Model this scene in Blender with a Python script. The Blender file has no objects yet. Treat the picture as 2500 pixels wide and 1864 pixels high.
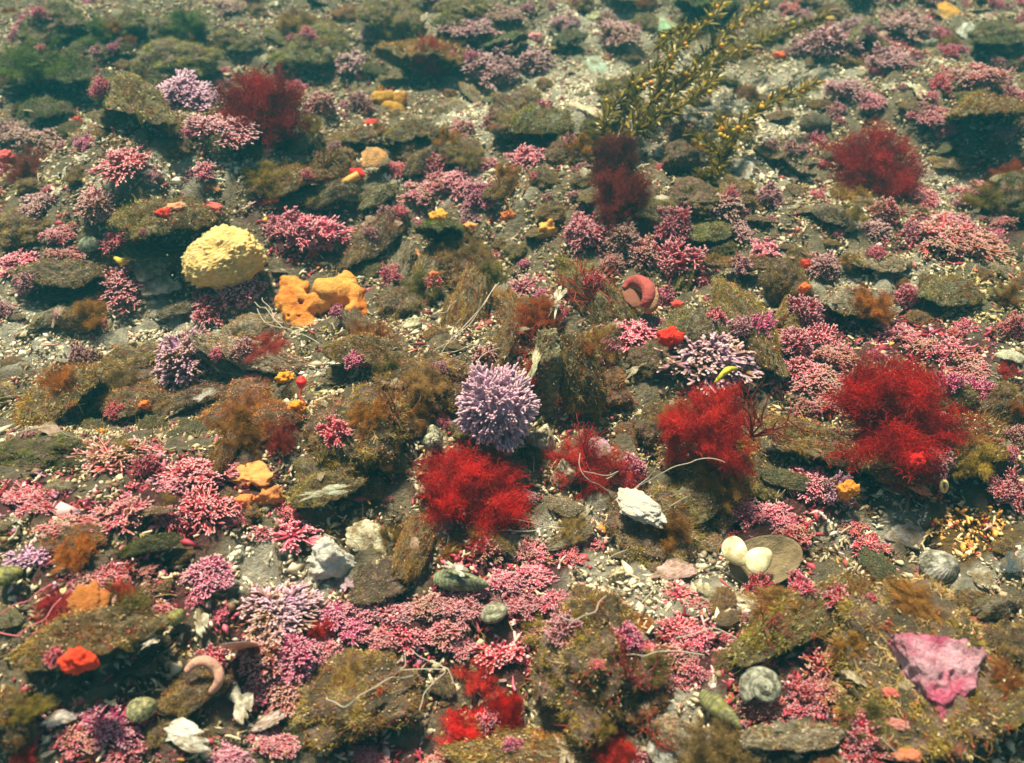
import bpy, math, random
import numpy as np
from mathutils import Vector, Matrix, noise as mn

random.seed(7); RNG = np.random.default_rng(7)
SC = bpy.context.scene
COL = bpy.data.collections.new("seabed"); SC.collection.children.link(COL)
rad = math.radians

# ---------------------------------------------------------------- camera
CAM_H, PITCH, HFOV = 0.50, 42.0, 60.0
cd = bpy.data.cameras.new("camera"); cam = bpy.data.objects.new("camera", cd); COL.objects.link(cam)
cam.location = (0, 0, CAM_H); cam.rotation_euler = (rad(90-PITCH), 0, 0)
cd.angle = rad(HFOV); cd.clip_start = 0.01; cd.clip_end = 200
SC.camera = cam; cd.dof.use_dof = True; cd.dof.focus_distance = .70; cd.dof.aperture_fstop = 7.5
# ---------------------------------------------------------------- world, sun, exposure
SUN_EL, SUN_AZ = 68.0, 335.0      # azimuth clockwise from +Y: light comes from behind the bed, a little left
w = bpy.data.worlds.new("World"); SC.world = w; w.use_nodes = True
nt = w.node_tree; bg = nt.nodes["Background"]
sky = nt.nodes.new("ShaderNodeTexSky"); sky.sky_type = 'NISHITA'; sky.sun_disc = False; sky.air_density = .6; sky.dust_density = 3.5; sky.ozone_density = 0
sky.sun_elevation = rad(SUN_EL); sky.sun_rotation = rad(SUN_AZ)
nt.links.new(sky.outputs[0], bg.inputs[0]); bg.inputs[1].default_value = 0.05
sl = bpy.data.lights.new("sun", 'SUN'); sl.energy = 5.0; sl.angle = rad(7); sl.color = (1.0, .80, .60)
sun = bpy.data.objects.new("sun", sl); COL.objects.link(sun); sun.location = (0, 0, 3)
sd = Vector((math.sin(rad(SUN_AZ))*math.cos(rad(SUN_EL)), math.cos(rad(SUN_AZ))*math.cos(rad(SUN_EL)), math.sin(rad(SUN_EL))))
sun.rotation_euler = sd.to_track_quat('Z', 'Y').to_euler()
SC.view_settings.view_transform = 'Standard'; SC.view_settings.look = 'None'
SC.view_settings.exposure = 1.0; SC.view_settings.gamma = 1.0
SC.render.engine = 'CYCLES'
SC.cycles.volume_bounces = 0; SC.cycles.max_bounces = 6; SC.cycles.transparent_max_bounces = 8

# ---------------------------------------------------------------- pixels <-> seabed
TH = math.tan(rad(HFOV/2)); cp, sp_ = math.cos(rad(PITCH)), math.sin(rad(PITCH))
_rf = np.random.default_rng(3); _F = []
for k in range(26):
    f = 2*math.pi/(_rf.uniform(.09, .6)); a = _rf.uniform(0, 2*math.pi)
    _F.append((f*math.cos(a), f*math.sin(a), _rf.uniform(0, 6.28), .019/(f**.75)))
def gh(x, y):
    z = 0*np.asarray(x, dtype=float)
    for fx, fy, ph, am in _F: z = z+am*2.3*np.sin(fx*x+fy*y+ph)
    return z
def at(px, py, zo=0.0):
    dx = (px-1250)/1250*TH; dy = -(py-932)/1250*TH
    d = np.array([dx, cp+dy*sp_, -sp_+dy*cp]); z = zo; p = None
    for _ in range(8):
        t = (z-CAM_H)/d[2]; p = np.array([0, 0, CAM_H])+d*t
        z = .5*z+.5*(float(gh(p[0], p[1]))+zo)
    t = (z-CAM_H)/d[2]; p = np.array([0, 0, CAM_H])+d*t
    return p, t                                   # t = depth along the view axis
def to_px(x, y, z):
    z = z-CAM_H; dep = y*cp-z*sp_; up = y*sp_+z*cp
    return 1250+x/dep/TH*1250, 932-up/dep/TH*1250
def pxm(t): return t*2*TH/2500                    # metres per photo pixel at depth t
def elev(py): return rad(PITCH)+math.atan((py-932)/1250*TH)

# ---------------------------------------------------------------- materials
def mat(name, base=(1, 1, 1), use_col=False, use_obj=True, rough=.75, var=.25, nscale=8, col2=None, nscale2=3, bump=0.0,
        bscale=20, transl=0.0, tip=None, spec=.25, coat=0.0, rings=0, sss=0):
    m = bpy.data.materials.new(name); m.use_nodes = True; n = m.node_tree.nodes; L = m.node_tree.links
    b = n["Principled BSDF"]; out = n["Material Output"]
    b.inputs["Roughness"].default_value = rough; b.inputs["Specular IOR Level"].default_value = spec
    if coat: b.inputs["Coat Weight"].default_value = coat; b.inputs["Coat Roughness"].default_value = .15
    def mixn(bt, f, a, c):
        k = n.new("ShaderNodeMix"); k.data_type = 'RGBA'; k.blend_type = bt
        for i, v in ((0, f), (6, a), (7, c)):
            if isinstance(v, (int, float)): k.inputs[i].default_value = v
            elif isinstance(v, tuple): k.inputs[i].default_value = (*v, 1)
            else: L.new(v, k.inputs[i])
        return k.outputs[2]
    c = base
    if use_col:
        a = n.new("ShaderNodeAttribute"); a.attribute_name = "Col"; c = mixn('MULTIPLY', 1.0, a.outputs[0], base)
    if use_obj:
        o = n.new("ShaderNodeObjectInfo"); c = mixn('MULTIPLY', 1.0, o.outputs["Color"], c)
    tc = n.new("ShaderNodeTexCoord"); oi = n.new("ShaderNodeObjectInfo"); ofs = n.new("ShaderNodeVectorMath"); ofs.operation = 'MULTIPLY_ADD'
    ofs.inputs[0].default_value = (31, 17, 23); L.new(oi.outputs["Random"], ofs.inputs[1]); L.new(tc.outputs["Object"], ofs.inputs[2])
    def nz(s, d=5, r=.6):
        k = n.new("ShaderNodeTexNoise"); k.inputs["Scale"].default_value = s; k.inputs["Detail"].default_value = d
        k.inputs["Roughness"].default_value = r; L.new(ofs.outputs[0], k.inputs["Vector"]); return k.outputs[0]
    def ramp(v, lo, hi, a=(0, 0, 0), z=(1, 1, 1)):
        k = n.new("ShaderNodeValToRGB"); e = k.color_ramp.elements
        e[0].position = lo; e[1].position = hi; e[0].color = (*a, 1); e[1].color = (*z, 1); L.new(v, k.inputs[0]); return k.outputs[0]
    if col2 is not None:
        c = mixn('MIX', ramp(nz(nscale2, 6, .65), .42, .60), c, col2)
    if rings:
        wv = n.new("ShaderNodeTexWave"); wv.wave_type = 'RINGS'; wv.rings_direction = 'SPHERICAL'; wv.inputs["Scale"].default_value = rings
        wv.inputs["Distortion"].default_value = 2.5; wv.inputs["Detail"].default_value = 3
        L.new(tc.outputs["Object"], wv.inputs["Vector"])
        c = mixn('MULTIPLY', .7, c, ramp(wv.outputs[0], .1, .8, (.45, .40, .34), (1, 1, 1)))
    if var:
        c = mixn('MULTIPLY', 1.0, c, ramp(nz(nscale), .3, .7, (1-var,)*3, (1+var*.6,)*3))
    if tip is not None:
        a = n.new("ShaderNodeAttribute"); a.attribute_name = "tip"
        mt = n.new("ShaderNodeMath"); mt.operation = 'POWER'; mt.inputs[1].default_value = 3.0; L.new(a.outputs["Fac"], mt.inputs[0])
        ml = n.new("ShaderNodeMath"); ml.operation = 'MULTIPLY'; ml.inputs[1].default_value = tip[1]; L.new(mt.outputs[0], ml.inputs[0])
        c = mixn('MIX', ml.outputs[0], c, tip[0])
    if isinstance(c, tuple): b.inputs["Base Color"].default_value = (*c, 1)
    else: L.new(c, b.inputs["Base Color"])
    if sss:
        b.inputs["Subsurface Weight"].default_value = sss; b.inputs["Subsurface Scale"].default_value = .01
    if bump:
        bp = n.new("ShaderNodeBump"); bp.inputs["Strength"].default_value = min(1, bump); bp.inputs["Distance"].default_value = .02
        L.new(nz(bscale, 8, .7), bp.inputs["Height"]); L.new(bp.outputs[0], b.inputs["Normal"])
    if transl:
        t = n.new("ShaderNodeBsdfTranslucent"); mx = n.new("ShaderNodeMixShader"); mx.inputs[0].default_value = transl
        if isinstance(c, tuple): t.inputs[0].default_value = (*c, 1)
        else: L.new(c, t.inputs[0])
        L.new(b.outputs[0], mx.inputs[1]); L.new(t.outputs[0], mx.inputs[2]); L.new(mx.outputs[0], out.inputs[0])
    return m
M = {}
M['maerl'] = mat("maerl", rough=.38, var=.55, nscale=3.5, tip=((.90, .56, .62), .52), spec=.6, col2=None)
M['maerlmix'] = mat("maerl_overgrown", rough=.42, var=.35, nscale=5, tip=((.84, .56, .56), .5), spec=.5, col2=(.22, .10, .02), nscale2=2.2)
M['turf'] = mat("algae_turf", use_col=True, var=0, rough=.8, transl=.25, spec=.15)
M['red'] = mat("red_filaments", use_col=True, var=0, rough=.55, transl=.45, spec=.25)
M['valve'] = mat("oyster_shell", rough=.8, var=.4, nscale=9, col2=(.26, .20, .11), nscale2=4, bump=.8, bscale=14, rings=5)
M['rock'] = mat("overgrown_rock", rough=.9, var=.5, nscale=6, bump=1, bscale=9, col2=(.34, .22, .17), nscale2=3)
M['pale'] = mat("pale_shell", rough=.65, var=.4, nscale=7, bump=.6, bscale=14, spec=.3, col2=(.30, .22, .12), nscale2=3.0)
M['chalk'] = mat("chalky_shell", rough=.8, var=.15, nscale=6, bump=.7, bscale=12, spec=.2, col2=(.85, .78, .64), nscale2=1.8)
M['clean'] = mat("clean_shell", rough=.45, var=.3, nscale=4, bump=.2, bscale=12, spec=.35, sss=.1, col2=(.55, .42, .2), nscale2=1.3)
M['ringed'] = mat("ringed_shell", rough=.5, var=.35, nscale=8, bump=.4, bscale=16, rings=7, spec=.4, col2=(.12, .12, .08), nscale2=5)
M['sponge'] = mat("sponge", use_col=True, rough=.85, var=.28, nscale=9, bump=.6, bscale=30, sss=.15, spec=.2)
M['blob'] = mat("encrusting_sponge", rough=.5, var=.25, nscale=6, bump=.5, bscale=10, sss=.2, spec=.4)
M['gravel'] = mat("gravel", use_col=True, use_obj=False, rough=.6, var=0, spec=.4)
M['soft'] = mat("soft_skin", rough=.85, var=.3, nscale=60, bump=.5, bscale=200, sss=.1, spec=.1)
M['thread'] = mat("worm_thread", rough=.5, var=.1, nscale=5, transl=.2)
M['weed'] = mat("brown_weed", use_col=True, rough=.4, var=.2, nscale=6, transl=.3, spec=.5)
M['crust'] = mat("pink_crust", rough=.45, var=.45, nscale=5, col2=(.88, .17, .32), nscale2=3.4, bump=.9, bscale=9, spec=.5)
gm = mat("seabed_ground", use_col=True, use_obj=False, rough=.9, var=.45, nscale=90, bump=1.0, bscale=260, col2=None)
M['ground'] = gm

# ---------------------------------------------------------------- mesh helpers
def mesh(name, V, quads=None, tris=None, m=None, col=None, tip=None, smooth=True):
    V = np.asarray(V, dtype=np.float32); me = bpy.data.meshes.new(name)
    q = np.zeros((0, 4), int) if quads is None or len(quads) == 0 else np.asarray(quads)
    t = np.zeros((0, 3), int) if tris is None or len(tris) == 0 else np.asarray(tris)
    idx = np.concatenate([q.ravel(), t.ravel()]).astype(np.int32)
    tot = np.concatenate([np.full(len(q), 4), np.full(len(t), 3)]).astype(np.int32)
    st = np.concatenate([[0], np.cumsum(tot)[:-1]]).astype(np.int32)
    me.vertices.add(len(V)); me.vertices.foreach_set("co", V.ravel())
    me.loops.add(len(idx)); me.loops.foreach_set("vertex_index", idx)
    me.polygons.add(len(tot)); me.polygons.foreach_set("loop_start", st); me.polygons.foreach_set("loop_total", tot)
    me.polygons.foreach_set("use_smooth", np.full(len(tot), smooth))
    me.update(calc_edges=True); me.validate()
    if col is not None:
        a = me.color_attributes.new("Col", 'FLOAT_COLOR', 'POINT')
        c = np.ones((len(V), 4), np.float32); c[:, :3] = col; a.data.foreach_set("color", c.ravel())
    if tip is not None:
        a = me.attributes.new("tip", 'FLOAT', 'POINT'); a.data.foreach_set("value", np.asarray(tip, np.float32))
    if m is not None: me.materials.append(m)
    return me
def unit(a): return a/np.maximum(np.linalg.norm(a, axis=-1, keepdims=True), 1e-9)
def frames(d):
    ref = np.where(np.abs(d[:, 2:3]) < .9, np.array([[0, 0, 1.]]), np.array([[1., 0, 0]]))
    u = unit(np.cross(d, ref)); return u, np.cross(d, u)
def tubes(P0, P1, R0, R1, T0, T1, k=5, C=None):
    """rounded tapered fingers, all in one go"""
    n = len(P0); d = unit(P1-P0); u, v = frames(d); a = np.arange(k)*2*np.pi/k
    ring = u[:, None, :]*np.cos(a)[None, :, None]+v[:, None, :]*np.sin(a)[None, :, None]
    r0 = P0[:, None]+ring*R0[:, None, None]; r1 = P1[:, None]+ring*R1[:, None, None]
    r2 = (P1+d*R1[:, None]*.75)[:, None]+ring*(R1*.6)[:, None, None]; ap = (P1+d*R1[:, None]*1.05)[:, None]
    V = np.concatenate([r0, r1, r2, ap], 1).reshape(-1, 3); s = 3*k+1
    b = (np.arange(n)*s)[:, None]; i = np.arange(k)[None]; j = (np.arange(k)+1)[None] % k
    Q = np.concatenate([np.stack([b+i, b+j, b+k+j, b+k+i], -1).reshape(-1, 4), np.stack([b+k+i, b+k+j, b+2*k+j, b+2*k+i], -1).reshape(-1, 4)])
    T = np.stack([b+2*k+i, b+2*k+j, np.broadcast_to(b+3*k, (n, k))], -1).reshape(-1, 3)
    tip = np.concatenate([np.repeat(T0[:, None], k, 1), np.repeat(T1[:, None], 2*k+1, 1)], 1).ravel()
    c = None if C is None else np.repeat(C, s, 0)
    return V, Q, T, tip, c
def ribbons(P, N, length, width, rng, curl=.5, segs=2, down=0.0):
    """one bent, tapering ribbon per root point"""
    n = len(P); d = unit(N); side = unit(np.cross(d, rng.normal(size=(n, 3)))); pts = [P]; p = P
    for s in range(segs):
        d = unit(d+rng.normal(size=(n, 3))*curl-np.array([0, 0, down])); p = p+d*(length/segs)[:, None]; pts.append(p)
    W = np.linspace(1, .25, segs+1); V = []
    for s, p in enumerate(pts):
        V += [p-side*(width*W[s])[:, None], p+side*(width*W[s])[:, None]]
    V = np.stack(V, 1).reshape(-1, 3); b = (np.arange(n)*(2*segs+2))[:, None]
    Q = np.concatenate([b+np.array([[2*s, 2*s+1, 2*s+3, 2*s+2]]) for s in range(segs)])
    return V, Q
def merge(parts):
    V, Q, T, C, o = [], [], [], [], 0
    for p in parts:
        v, q, t, c = p; V.append(v); C.append(c)
        if q is not None and len(q): Q.append(np.asarray(q)+o)
        if t is not None and len(t): T.append(np.asarray(t)+o)
        o += len(v)
    return np.concatenate(V), (np.concatenate(Q) if Q else None), (np.concatenate(T) if T else None), (np.concatenate(C) if C[0] is not None else None)
def ico(sub):
    import bmesh
    bm = bmesh.new(); bmesh.ops.create_icosphere(bm, subdivisions=sub, radius=1)
    V = np.array([v.co[:] for v in bm.verts]); T = np.array([[v.index for v in f.verts] for f in bm.faces]); bm.free(); return V, T
def vn(V, T):
    n = np.zeros_like(V); f = np.cross(V[T[:, 1]]-V[T[:, 0]], V[T[:, 2]]-V[T[:, 0]])
    for k in range(3): np.add.at(n, T[:, k], f)
    return unit(n)
def fbm(V, s, o=4, seed=0.):
    return np.array([mn.fractal(Vector((v[0]*s+seed, v[1]*s-seed, v[2]*s+2*seed)), 1.0, 2.0, o) for v in V])
def sample(V, T, n, rng):
    a, b, c = V[T[:, 0]], V[T[:, 1]], V[T[:, 2]]; cr = np.cross(b-a, c-a); ar = np.linalg.norm(cr, axis=1)
    i = rng.choice(len(T), n, p=ar/ar.sum()); r1, r2 = np.sqrt(rng.random(n))[:, None], rng.random(n)[:, None]
    return (1-r1)*a[i]+r1*(1-r2)*b[i]+r1*r2*c[i], unit(cr[i])

# ---------------------------------------------------------------- object helpers
def obj(name, me, parent=None, loc=(0, 0, 0), rot=(0, 0, 0), sc=(1, 1, 1), color=None, label=None):
    o = bpy.data.objects.new(name, me); COL.objects.link(o); o.location = loc; o.rotation_euler = rot; o.scale = sc
    if parent is not None: o.parent = parent
    if color is not None: o.color = (*color, 1)
    if label: o['label'] = label
    return o
def tag(o, label, cat, group=None, kind=None):
    if label: o['label'] = label
    if cat: o['category'] = cat
    if group: o['group'] = group
    if kind: o['kind'] = kind
    return o
LM = [(548, 630, "pitted yellow sponge"), (780, 720, "two lobed orange sponge"), (1212, 995, "pale lilac maerl ball"), (1150, 1190, "centre red tuft"),
      (1700, 1020, "scarlet tuft on the brown lump"), (2190, 1000, "largest red tuft"), (2140, 385, "far right red tuft"), (620, 240, "far left red tuft"),
      (1820, 1360, "pair of cream valves"), (2270, 1620, "bright pink crust"), (1210, 1518, "round grey snail"), (1860, 1675, "snail with orange rim"),
      (820, 1370, "big white broken shell"), (1557, 715, "curled pink slug"), (1630, 820, "bright red sponge"), (1510, 430, "dark crimson clump"),
      (1700, 150, "golden bladder weed"), (2325, 40, "orange far shell"), (1990, 305, "smooth grey stone"), (1045, 150, "far middle red tuft"),
      (950, 235, "holed orange sponge"), (1590, 1250, "white topped rock"), (580, 1560, "grey upright blade shell"), (490, 1640, "coiled worm tube"),
      (195, 1620, "blurred scarlet sponge"), (225, 1480, "orange leafy scrap"), (430, 1790, "long white broken shell"), (1170, 1770, "front red tuft"),
      (1455, 1610, "big shaggy green ball"), (870, 1680, "front brown shaggy lump"), (330, 290, "far left hollow oyster"), (420, 530, "frilled mossy oyster"),
      (220, 600, "green ribbed limpet"), (2155, 625, "flat pale oyster"), (1370, 900, "upright gaping oyster"), (1120, 1420, "green mussel"),
      (910, 1320, "cream knobbly shell"), (925, 400, "folded orange shell"), (2065, 1190, "orange ball sponge"), (610, 1150, "fuzzy apricot sponge"),
      (1085, 600, "black hollow oyster"), (1950, 1480, "right front mossy oyster"), (2270, 1360, "ringed broken shell"), (140, 1000, "large dark left oyster")]
USED = set()
def rel(x, y, lx, ly):
    dx, dy = x-lx, y-ly
    if abs(dx) > 1.3*abs(dy): return "just right of" if dx > 0 else "just left of"
    if abs(dy) > 1.3*abs(dx): return "in front of" if dy > 0 else "behind"
    return ("in front of and " if dy > 0 else "behind and ")+("right of" if dx > 0 else "left of")
ADJ = ["small", "smaller", "compact", "low", "ragged", "broad"]
def where(desc, x, y):
    """the description plus the place in the photo, made different from every other label"""
    s = sorted(LM, key=lambda l: (l[0]-x)**2+(l[1]-y)**2); s = [l for l in s if (l[0]-x)**2+(l[1]-y)**2 > 400]
    for l in s[:3]:
        t = f"{desc} {rel(x, y, l[0], l[1])} the {l[2]}"
        if len(t.split()) <= 16 and t not in USED: USED.add(t); return t
    for i in range(3):
        for j in range(i+1, 6):
            t = f"{desc} between the {s[i][2]} and the {s[j][2]}"
            if len(t.split()) <= 16 and t not in USED: USED.add(t); return t
    for a in ADJ:
        t = f"{a} {desc} near the {s[0][2]}"
        if len(t.split()) <= 16 and t not in USED: USED.add(t); return t
    return f"{desc} near the {s[0][2]}"

# ================================================================= SETTING
# sandy, pink and orange patches of the bed, in photo pixels: x, y, rx, ry, kind
PATCH = [(1900, 690, 120, 50, 's'), (1150, 320, 120, 50, 's'), (430, 820, 150, 40, 's'), (2250, 450, 120, 40, 's'), (950, 420, 110, 30, 's'), (330, 430, 130, 35, 's'), (1560, 1290, 160, 60, 's'), (1130, 1300, 80, 40, 's'), (780, 900, 90, 40, 's'), (60, 720, 90, 50, 's'), (2120, 1300, 110, 50, 's'), (1000, 60, 120, 40, 's'), (1600, 250, 330, 110, 's'), (1250, 210, 130, 70, 's'), (1860, 330, 110, 60, 's'), (1800, 430, 90, 50, 's'), (60, 830, 120, 90, 's'), (290, 780, 110, 75, 's'),
         (170, 860, 110, 80, 's'), (590, 800, 130, 50, 's'), (1370, 1290, 110, 50, 's'), (680, 1400, 140, 70, 's'), (1650, 1440, 240, 90, 's'), (1700, 1790, 150, 80, 's'),
         (1130, 450, 170, 60, 's'), (2100, 680, 150, 45, 's'), (2380, 700, 150, 90, 'c'), (2350, 1290, 130, 60, 'o'), (2400, 1400, 130, 40, 's'), (430, 160, 70, 60, 's'),
         (1450, 60, 140, 60, 's'), (2000, 200, 110, 70, 's'), (40, 430, 60, 60, 'c'), (560, 400, 120, 40, 's'), (1850, 1480, 60, 60, 's'),
         (900, 1520, 330, 90, 'p'), (1250, 1450, 170, 90, 'p'), (680, 1640, 160, 130, 'p'), (1980, 860, 110, 110, 'p'), (2300, 850, 170, 60, 'p'), (480, 1220, 170, 110, 'p'),
         (280, 1450, 200, 90, 'p'), (1080, 470, 150, 50, 'p'), (2330, 590, 130, 50, 'p'), (1900, 1280, 190, 60, 'p'), (1680, 1610, 130, 90, 'p'), (740, 570, 110, 60, 'p'),
         (260, 1800, 160, 80, 'p'), (1500, 580, 150, 50, 'p'), (100, 1240, 130, 50, 'p'), (1950, 1720, 150, 50, 'p'), (2150, 110, 180, 60, 'p'), (1250, 1600, 90, 60, 'p'), (1020, 1840, 200, 30, 'p')]
def patch_w(x, y, z):
    px, py = to_px(x, y, z); W = {k: 0*px for k in 'spco'}
    jx = px+38*np.sin(py/31.+px/57.)+16*np.sin(px/19.-py/11.); jy = py+24*np.sin(px/43.)+10*np.sin(px/13.+py/17.)
    for cx, cy, rx, ry, k in PATCH:
        d = ((jx-cx)/rx)**2+((jy-cy)/ry)**2; W[k] = np.maximum(W[k], np.clip(1.9-1.25*d, 0, 1)*(py > -200))
    return W
def axis(lo, hi, step, far, n=26):
    g = np.geomspace(1, far/hi if hi > 0 else 10, n)
    return g
xs = np.concatenate([-np.geomspace(60, 1.31, 26), np.arange(-1.3, 1.3001, .005), np.geomspace(1.31, 60, 26)])
ys = np.concatenate([-np.geomspace(30, .06, 14), np.arange(-.05, 2.1, .005), np.geomspace(2.11, 80, 30)])
X, Y = np.meshgrid(xs, ys); fade = np.clip(1.6-np.hypot(X, Y-1)/3, 0, 1)
Z = gh(X, Y)*fade
near = (np.abs(X) < 1.3) & (Y > -.05) & (Y < 2.1)
r1 = np.zeros_like(X); fx = np.random.default_rng(5)
for k in range(40):
    f = 2*math.pi/fx.uniform(.012, .06); a = fx.uniform(0, 6.28); r1 += np.sin(f*math.cos(a)*X+f*math.sin(a)*Y+fx.uniform(0, 6.28))*.0006
Z = Z+r1*near+RNG.normal(size=X.shape)*.0006*near
nx, ny = len(xs), len(ys); I = np.arange(nx*ny).reshape(ny, nx)
Q = np.stack([I[:-1, :-1], I[:-1, 1:], I[1:, 1:], I[1:, :-1]], -1).reshape(-1, 4)
gv = np.stack([X, Y, Z], -1).reshape(-1, 3); W = patch_w(gv[:, 0], np.maximum(gv[:, 1], .05), gv[:, 2])
gc = np.tile(np.array([[.33, .27, .175]]), (len(gv), 1))
for k, c in (('p', (.20, .075, .07)), ('o', (.30, .19, .07)), ('c', (.33, .29, .17)), ('s', (.70, .64, .50))):
    gc = gc*(1-W[k][:, None])+np.array(c)*W[k][:, None]
tag(obj("seabed", mesh("seabed", gv, Q, m=M['ground'], col=gc)), None, None, kind="structure")

# loose gravel: maerl rods and crumbs nobody could count
def scatter(n, rng, x0=-1.25, x1=1.25, y0=.12, y1=1.95):
    y = y0+(y1-y0)*rng.random(n*2)**1.15; x = rng.uniform(x0, x1, n*2)
    k = np.abs(x) < .34+.62*y; return x[k][:n], y[k][:n]
PAL = {'m': [(.34, .26, .14, 4), (.20, .12, .07, 2), (.54, .45, .30, 4), (.36, .06, .08, 2), (.08, .055, .035, 2), (.70, .60, .42, 3), (.28, .23, .07, 1)],
       'p': [(.42, .045, .075, 5), (.58, .14, .20, 4), (.30, .03, .05, 3), (.80, .50, .50, 2), (.38, .16, .26, 1), (.20, .10, .05, 2), (.6, .45, .3, 1)],
       's': [(.80, .72, .54, 5), (.66, .57, .41, 4), (.46, .38, .25, 3), (.62, .28, .24, 1), (.22, .16, .10, 1)],
       'c': [(.66, .55, .30, 5), (.5, .4, .2, 3), (.30, .2, .08, 2), (.5, .14, .10, 1)],
       'o': [(.70, .36, .08, 5), (.72, .55, .28, 3), (.40, .20, .05, 3), (.4, .07, .05, 1)]}
def pal(k, n, rng):
    p = np.array(PAL[k]); return p[rng.choice(len(p), n, p=p[:, 3]/p[:, 3].sum()), :3]*rng.uniform(.75, 1.25, (n, 1))
def gcol(x, y, rng):
    n = len(x); W = patch_w(x, y, gh(x, y)); c = pal('m', n, rng)
    for k in 'pocs':
        u = rng.random(n) < W[k]*.92+.015; c[u] = pal(k, int(u.sum()), rng)
    return c
rg = np.random.default_rng(11)
n = 300000; x, y = scatter(n, rg); n = len(x); c = gcol(x, y, rg)
OV = np.array([(1, 0, 0), (-1, 0, 0), (0, 1, 0), (0, -1, 0), (0, 0, 1), (0, 0, -1.)]); OT = np.array([(0, 2, 4), (2, 1, 4), (1, 3, 4), (3, 0, 4), (2, 0, 5), (1, 2, 5), (3, 1, 5), (0, 3, 5)])
a_, b_ = frames(unit(rg.normal(size=(n, 3)))); c_ = np.cross(a_, b_); sz = rg.gamma(2.6, .00042, n)+.0004; st = np.stack([rg.uniform(.9, 2.3, n), rg.uniform(.6, 1.1, n), rg.uniform(.35, .9, n)], -1)*sz[:, None]
OVj = OV[None]*st[:, None, :]*rg.uniform(.6, 1.3, (n, 6, 1)); v = OVj[..., :1]*a_[:, None]+OVj[..., 1:2]*b_[:, None]+OVj[..., 2:]*c_[:, None]
v = v+np.stack([x, y, gh(x, y)+rg.uniform(-.0002, .0026, n)], -1)[:, None]; t = (OT[None]+(np.arange(n)*6)[:, None, None]).reshape(-1, 3)
grain = (v.reshape(-1, 3), None, t, np.repeat(c, 6, 0))
n = 42000; x, y = scatter(n, rg); n = len(x); c = gcol(x, y, rg)
W = patch_w(x, y, gh(x, y)); k = rg.random(n) < .35+.65*np.clip(W['p']+W['c']+W['o'], 0, 1); x, y, c = x[k], y[k], c[k]; n = len(x)
d = unit(np.stack([rg.normal(size=n), rg.normal(size=n), rg.normal(size=n)*.6+.3], -1)); Lr = rg.gamma(2.4, .0008, n)+.001; R = rg.uniform(.0006, .0014, n)
p = np.stack([x, y, gh(x, y)+rg.uniform(.0005, .004, n)], -1)
segs = [(p-d*Lr[:, None], p+d*Lr[:, None], R, c)]
for s0 in (1, 2, 3):
    sel = np.nonzero(rg.random(n) < .75)[0]; d2 = unit(d[sel]+rg.normal(size=(len(sel), 3))*.8); q0 = p[sel]+d[sel]*(Lr[sel]*rg.uniform(-.6, .9, len(sel)))[:, None]
    segs.append((q0, q0+d2*(Lr[sel]*rg.uniform(.6, 1.2, len(sel)))[:, None], R[sel]*.95, c[sel]*1.08))
A0, A1, AR, AC = [np.concatenate([g_[i] for g_ in segs]) for i in range(4)]
v, q, t, _, cc = tubes(A0, A1, AR, AR*.8, np.zeros(len(A0)), np.ones(len(A0)), 4, AC)
v, q, t, cc = merge([(v, q, t, cc), grain])
tag(obj("maerl_gravel", mesh("maerl_gravel", v, q, t, M['gravel'], cc, smooth=True)), "loose crumbs and twigs of dead and living maerl covering the seabed", "gravel", kind="stuff")
C6 = np.array([(.36, .26, .045), (.27, .145, .045), (.40, .31, .15), (.12, .075, .028), (.62, .50, .28), (.38, .055, .035)])
def clumps(P, N, nh, ln, w, rng, ci, spread, splay=.75):
    """little bushy tufts: nh hairs per clump root, all bent, one colour family per clump"""
    m = len(P); D0 = unit(N+rng.normal(size=(m, 3))*.55); Lc = ln*np.clip(rng.gamma(3.2, .33, m), .25, 2.6); tone = rng.uniform(.55, 1.5, (m, 1))
    P2 = np.repeat(P, nh, 0)+rng.normal(size=(m*nh, 3))*spread; D2 = np.repeat(D0, nh, 0)+rng.normal(size=(m*nh, 3))*splay; L2 = np.repeat(Lc, nh)*rng.uniform(.4, 1.2, m*nh)
    c = np.repeat(C6[ci]*tone, nh, 0)*rng.uniform(.75, 1.3, (m*nh, 1)); v, q = ribbons(P2, D2, L2, np.full(m*nh, w), rng, .6, 3, .04)
    return v, q, None, np.repeat(c, 8, 0)
# short algae fuzz over the whole bed, thin on the sand
n = 17000; x, y = scatter(n, rg); W = patch_w(x, y, gh(x, y)); nn = np.array([mn.noise(Vector((a*14, b*14, 3))) for a, b in zip(x, y)]); n2 = np.array([mn.noise(Vector((a*9, b*9, 8))) for a, b in zip(x, y)])
k = rg.random(len(x)) < np.clip(.62+1.2*nn, .08, 1)*(1-.9*np.clip(W['s']+W['c']+W['o'], 0, 1))*(1-.6*W['p']); x, y, n2 = x[k], y[k], n2[k]; n = len(x)
u = n2*1.6+rg.normal(size=n)*.25; ci = np.select([u > .35, u > .02, u > -.25, u > -.5], [0, 1, 2, 3], 1); ci[rg.random(n) < .08] = 5; ci[rg.random(n) < .06] = 4
v, q, _, c = clumps(np.stack([x, y, gh(x, y)], -1), np.tile([[0, 0, 1.]], (n, 1)), 13, .0090, .00036, rg, ci, .0018)
tag(obj("seabed_algae_fuzz", mesh("seabed_algae_fuzz", v, q, None, M['turf'], c)), "short brown and olive algae fuzz growing over the seabed", "algae", kind="stuff")

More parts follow.
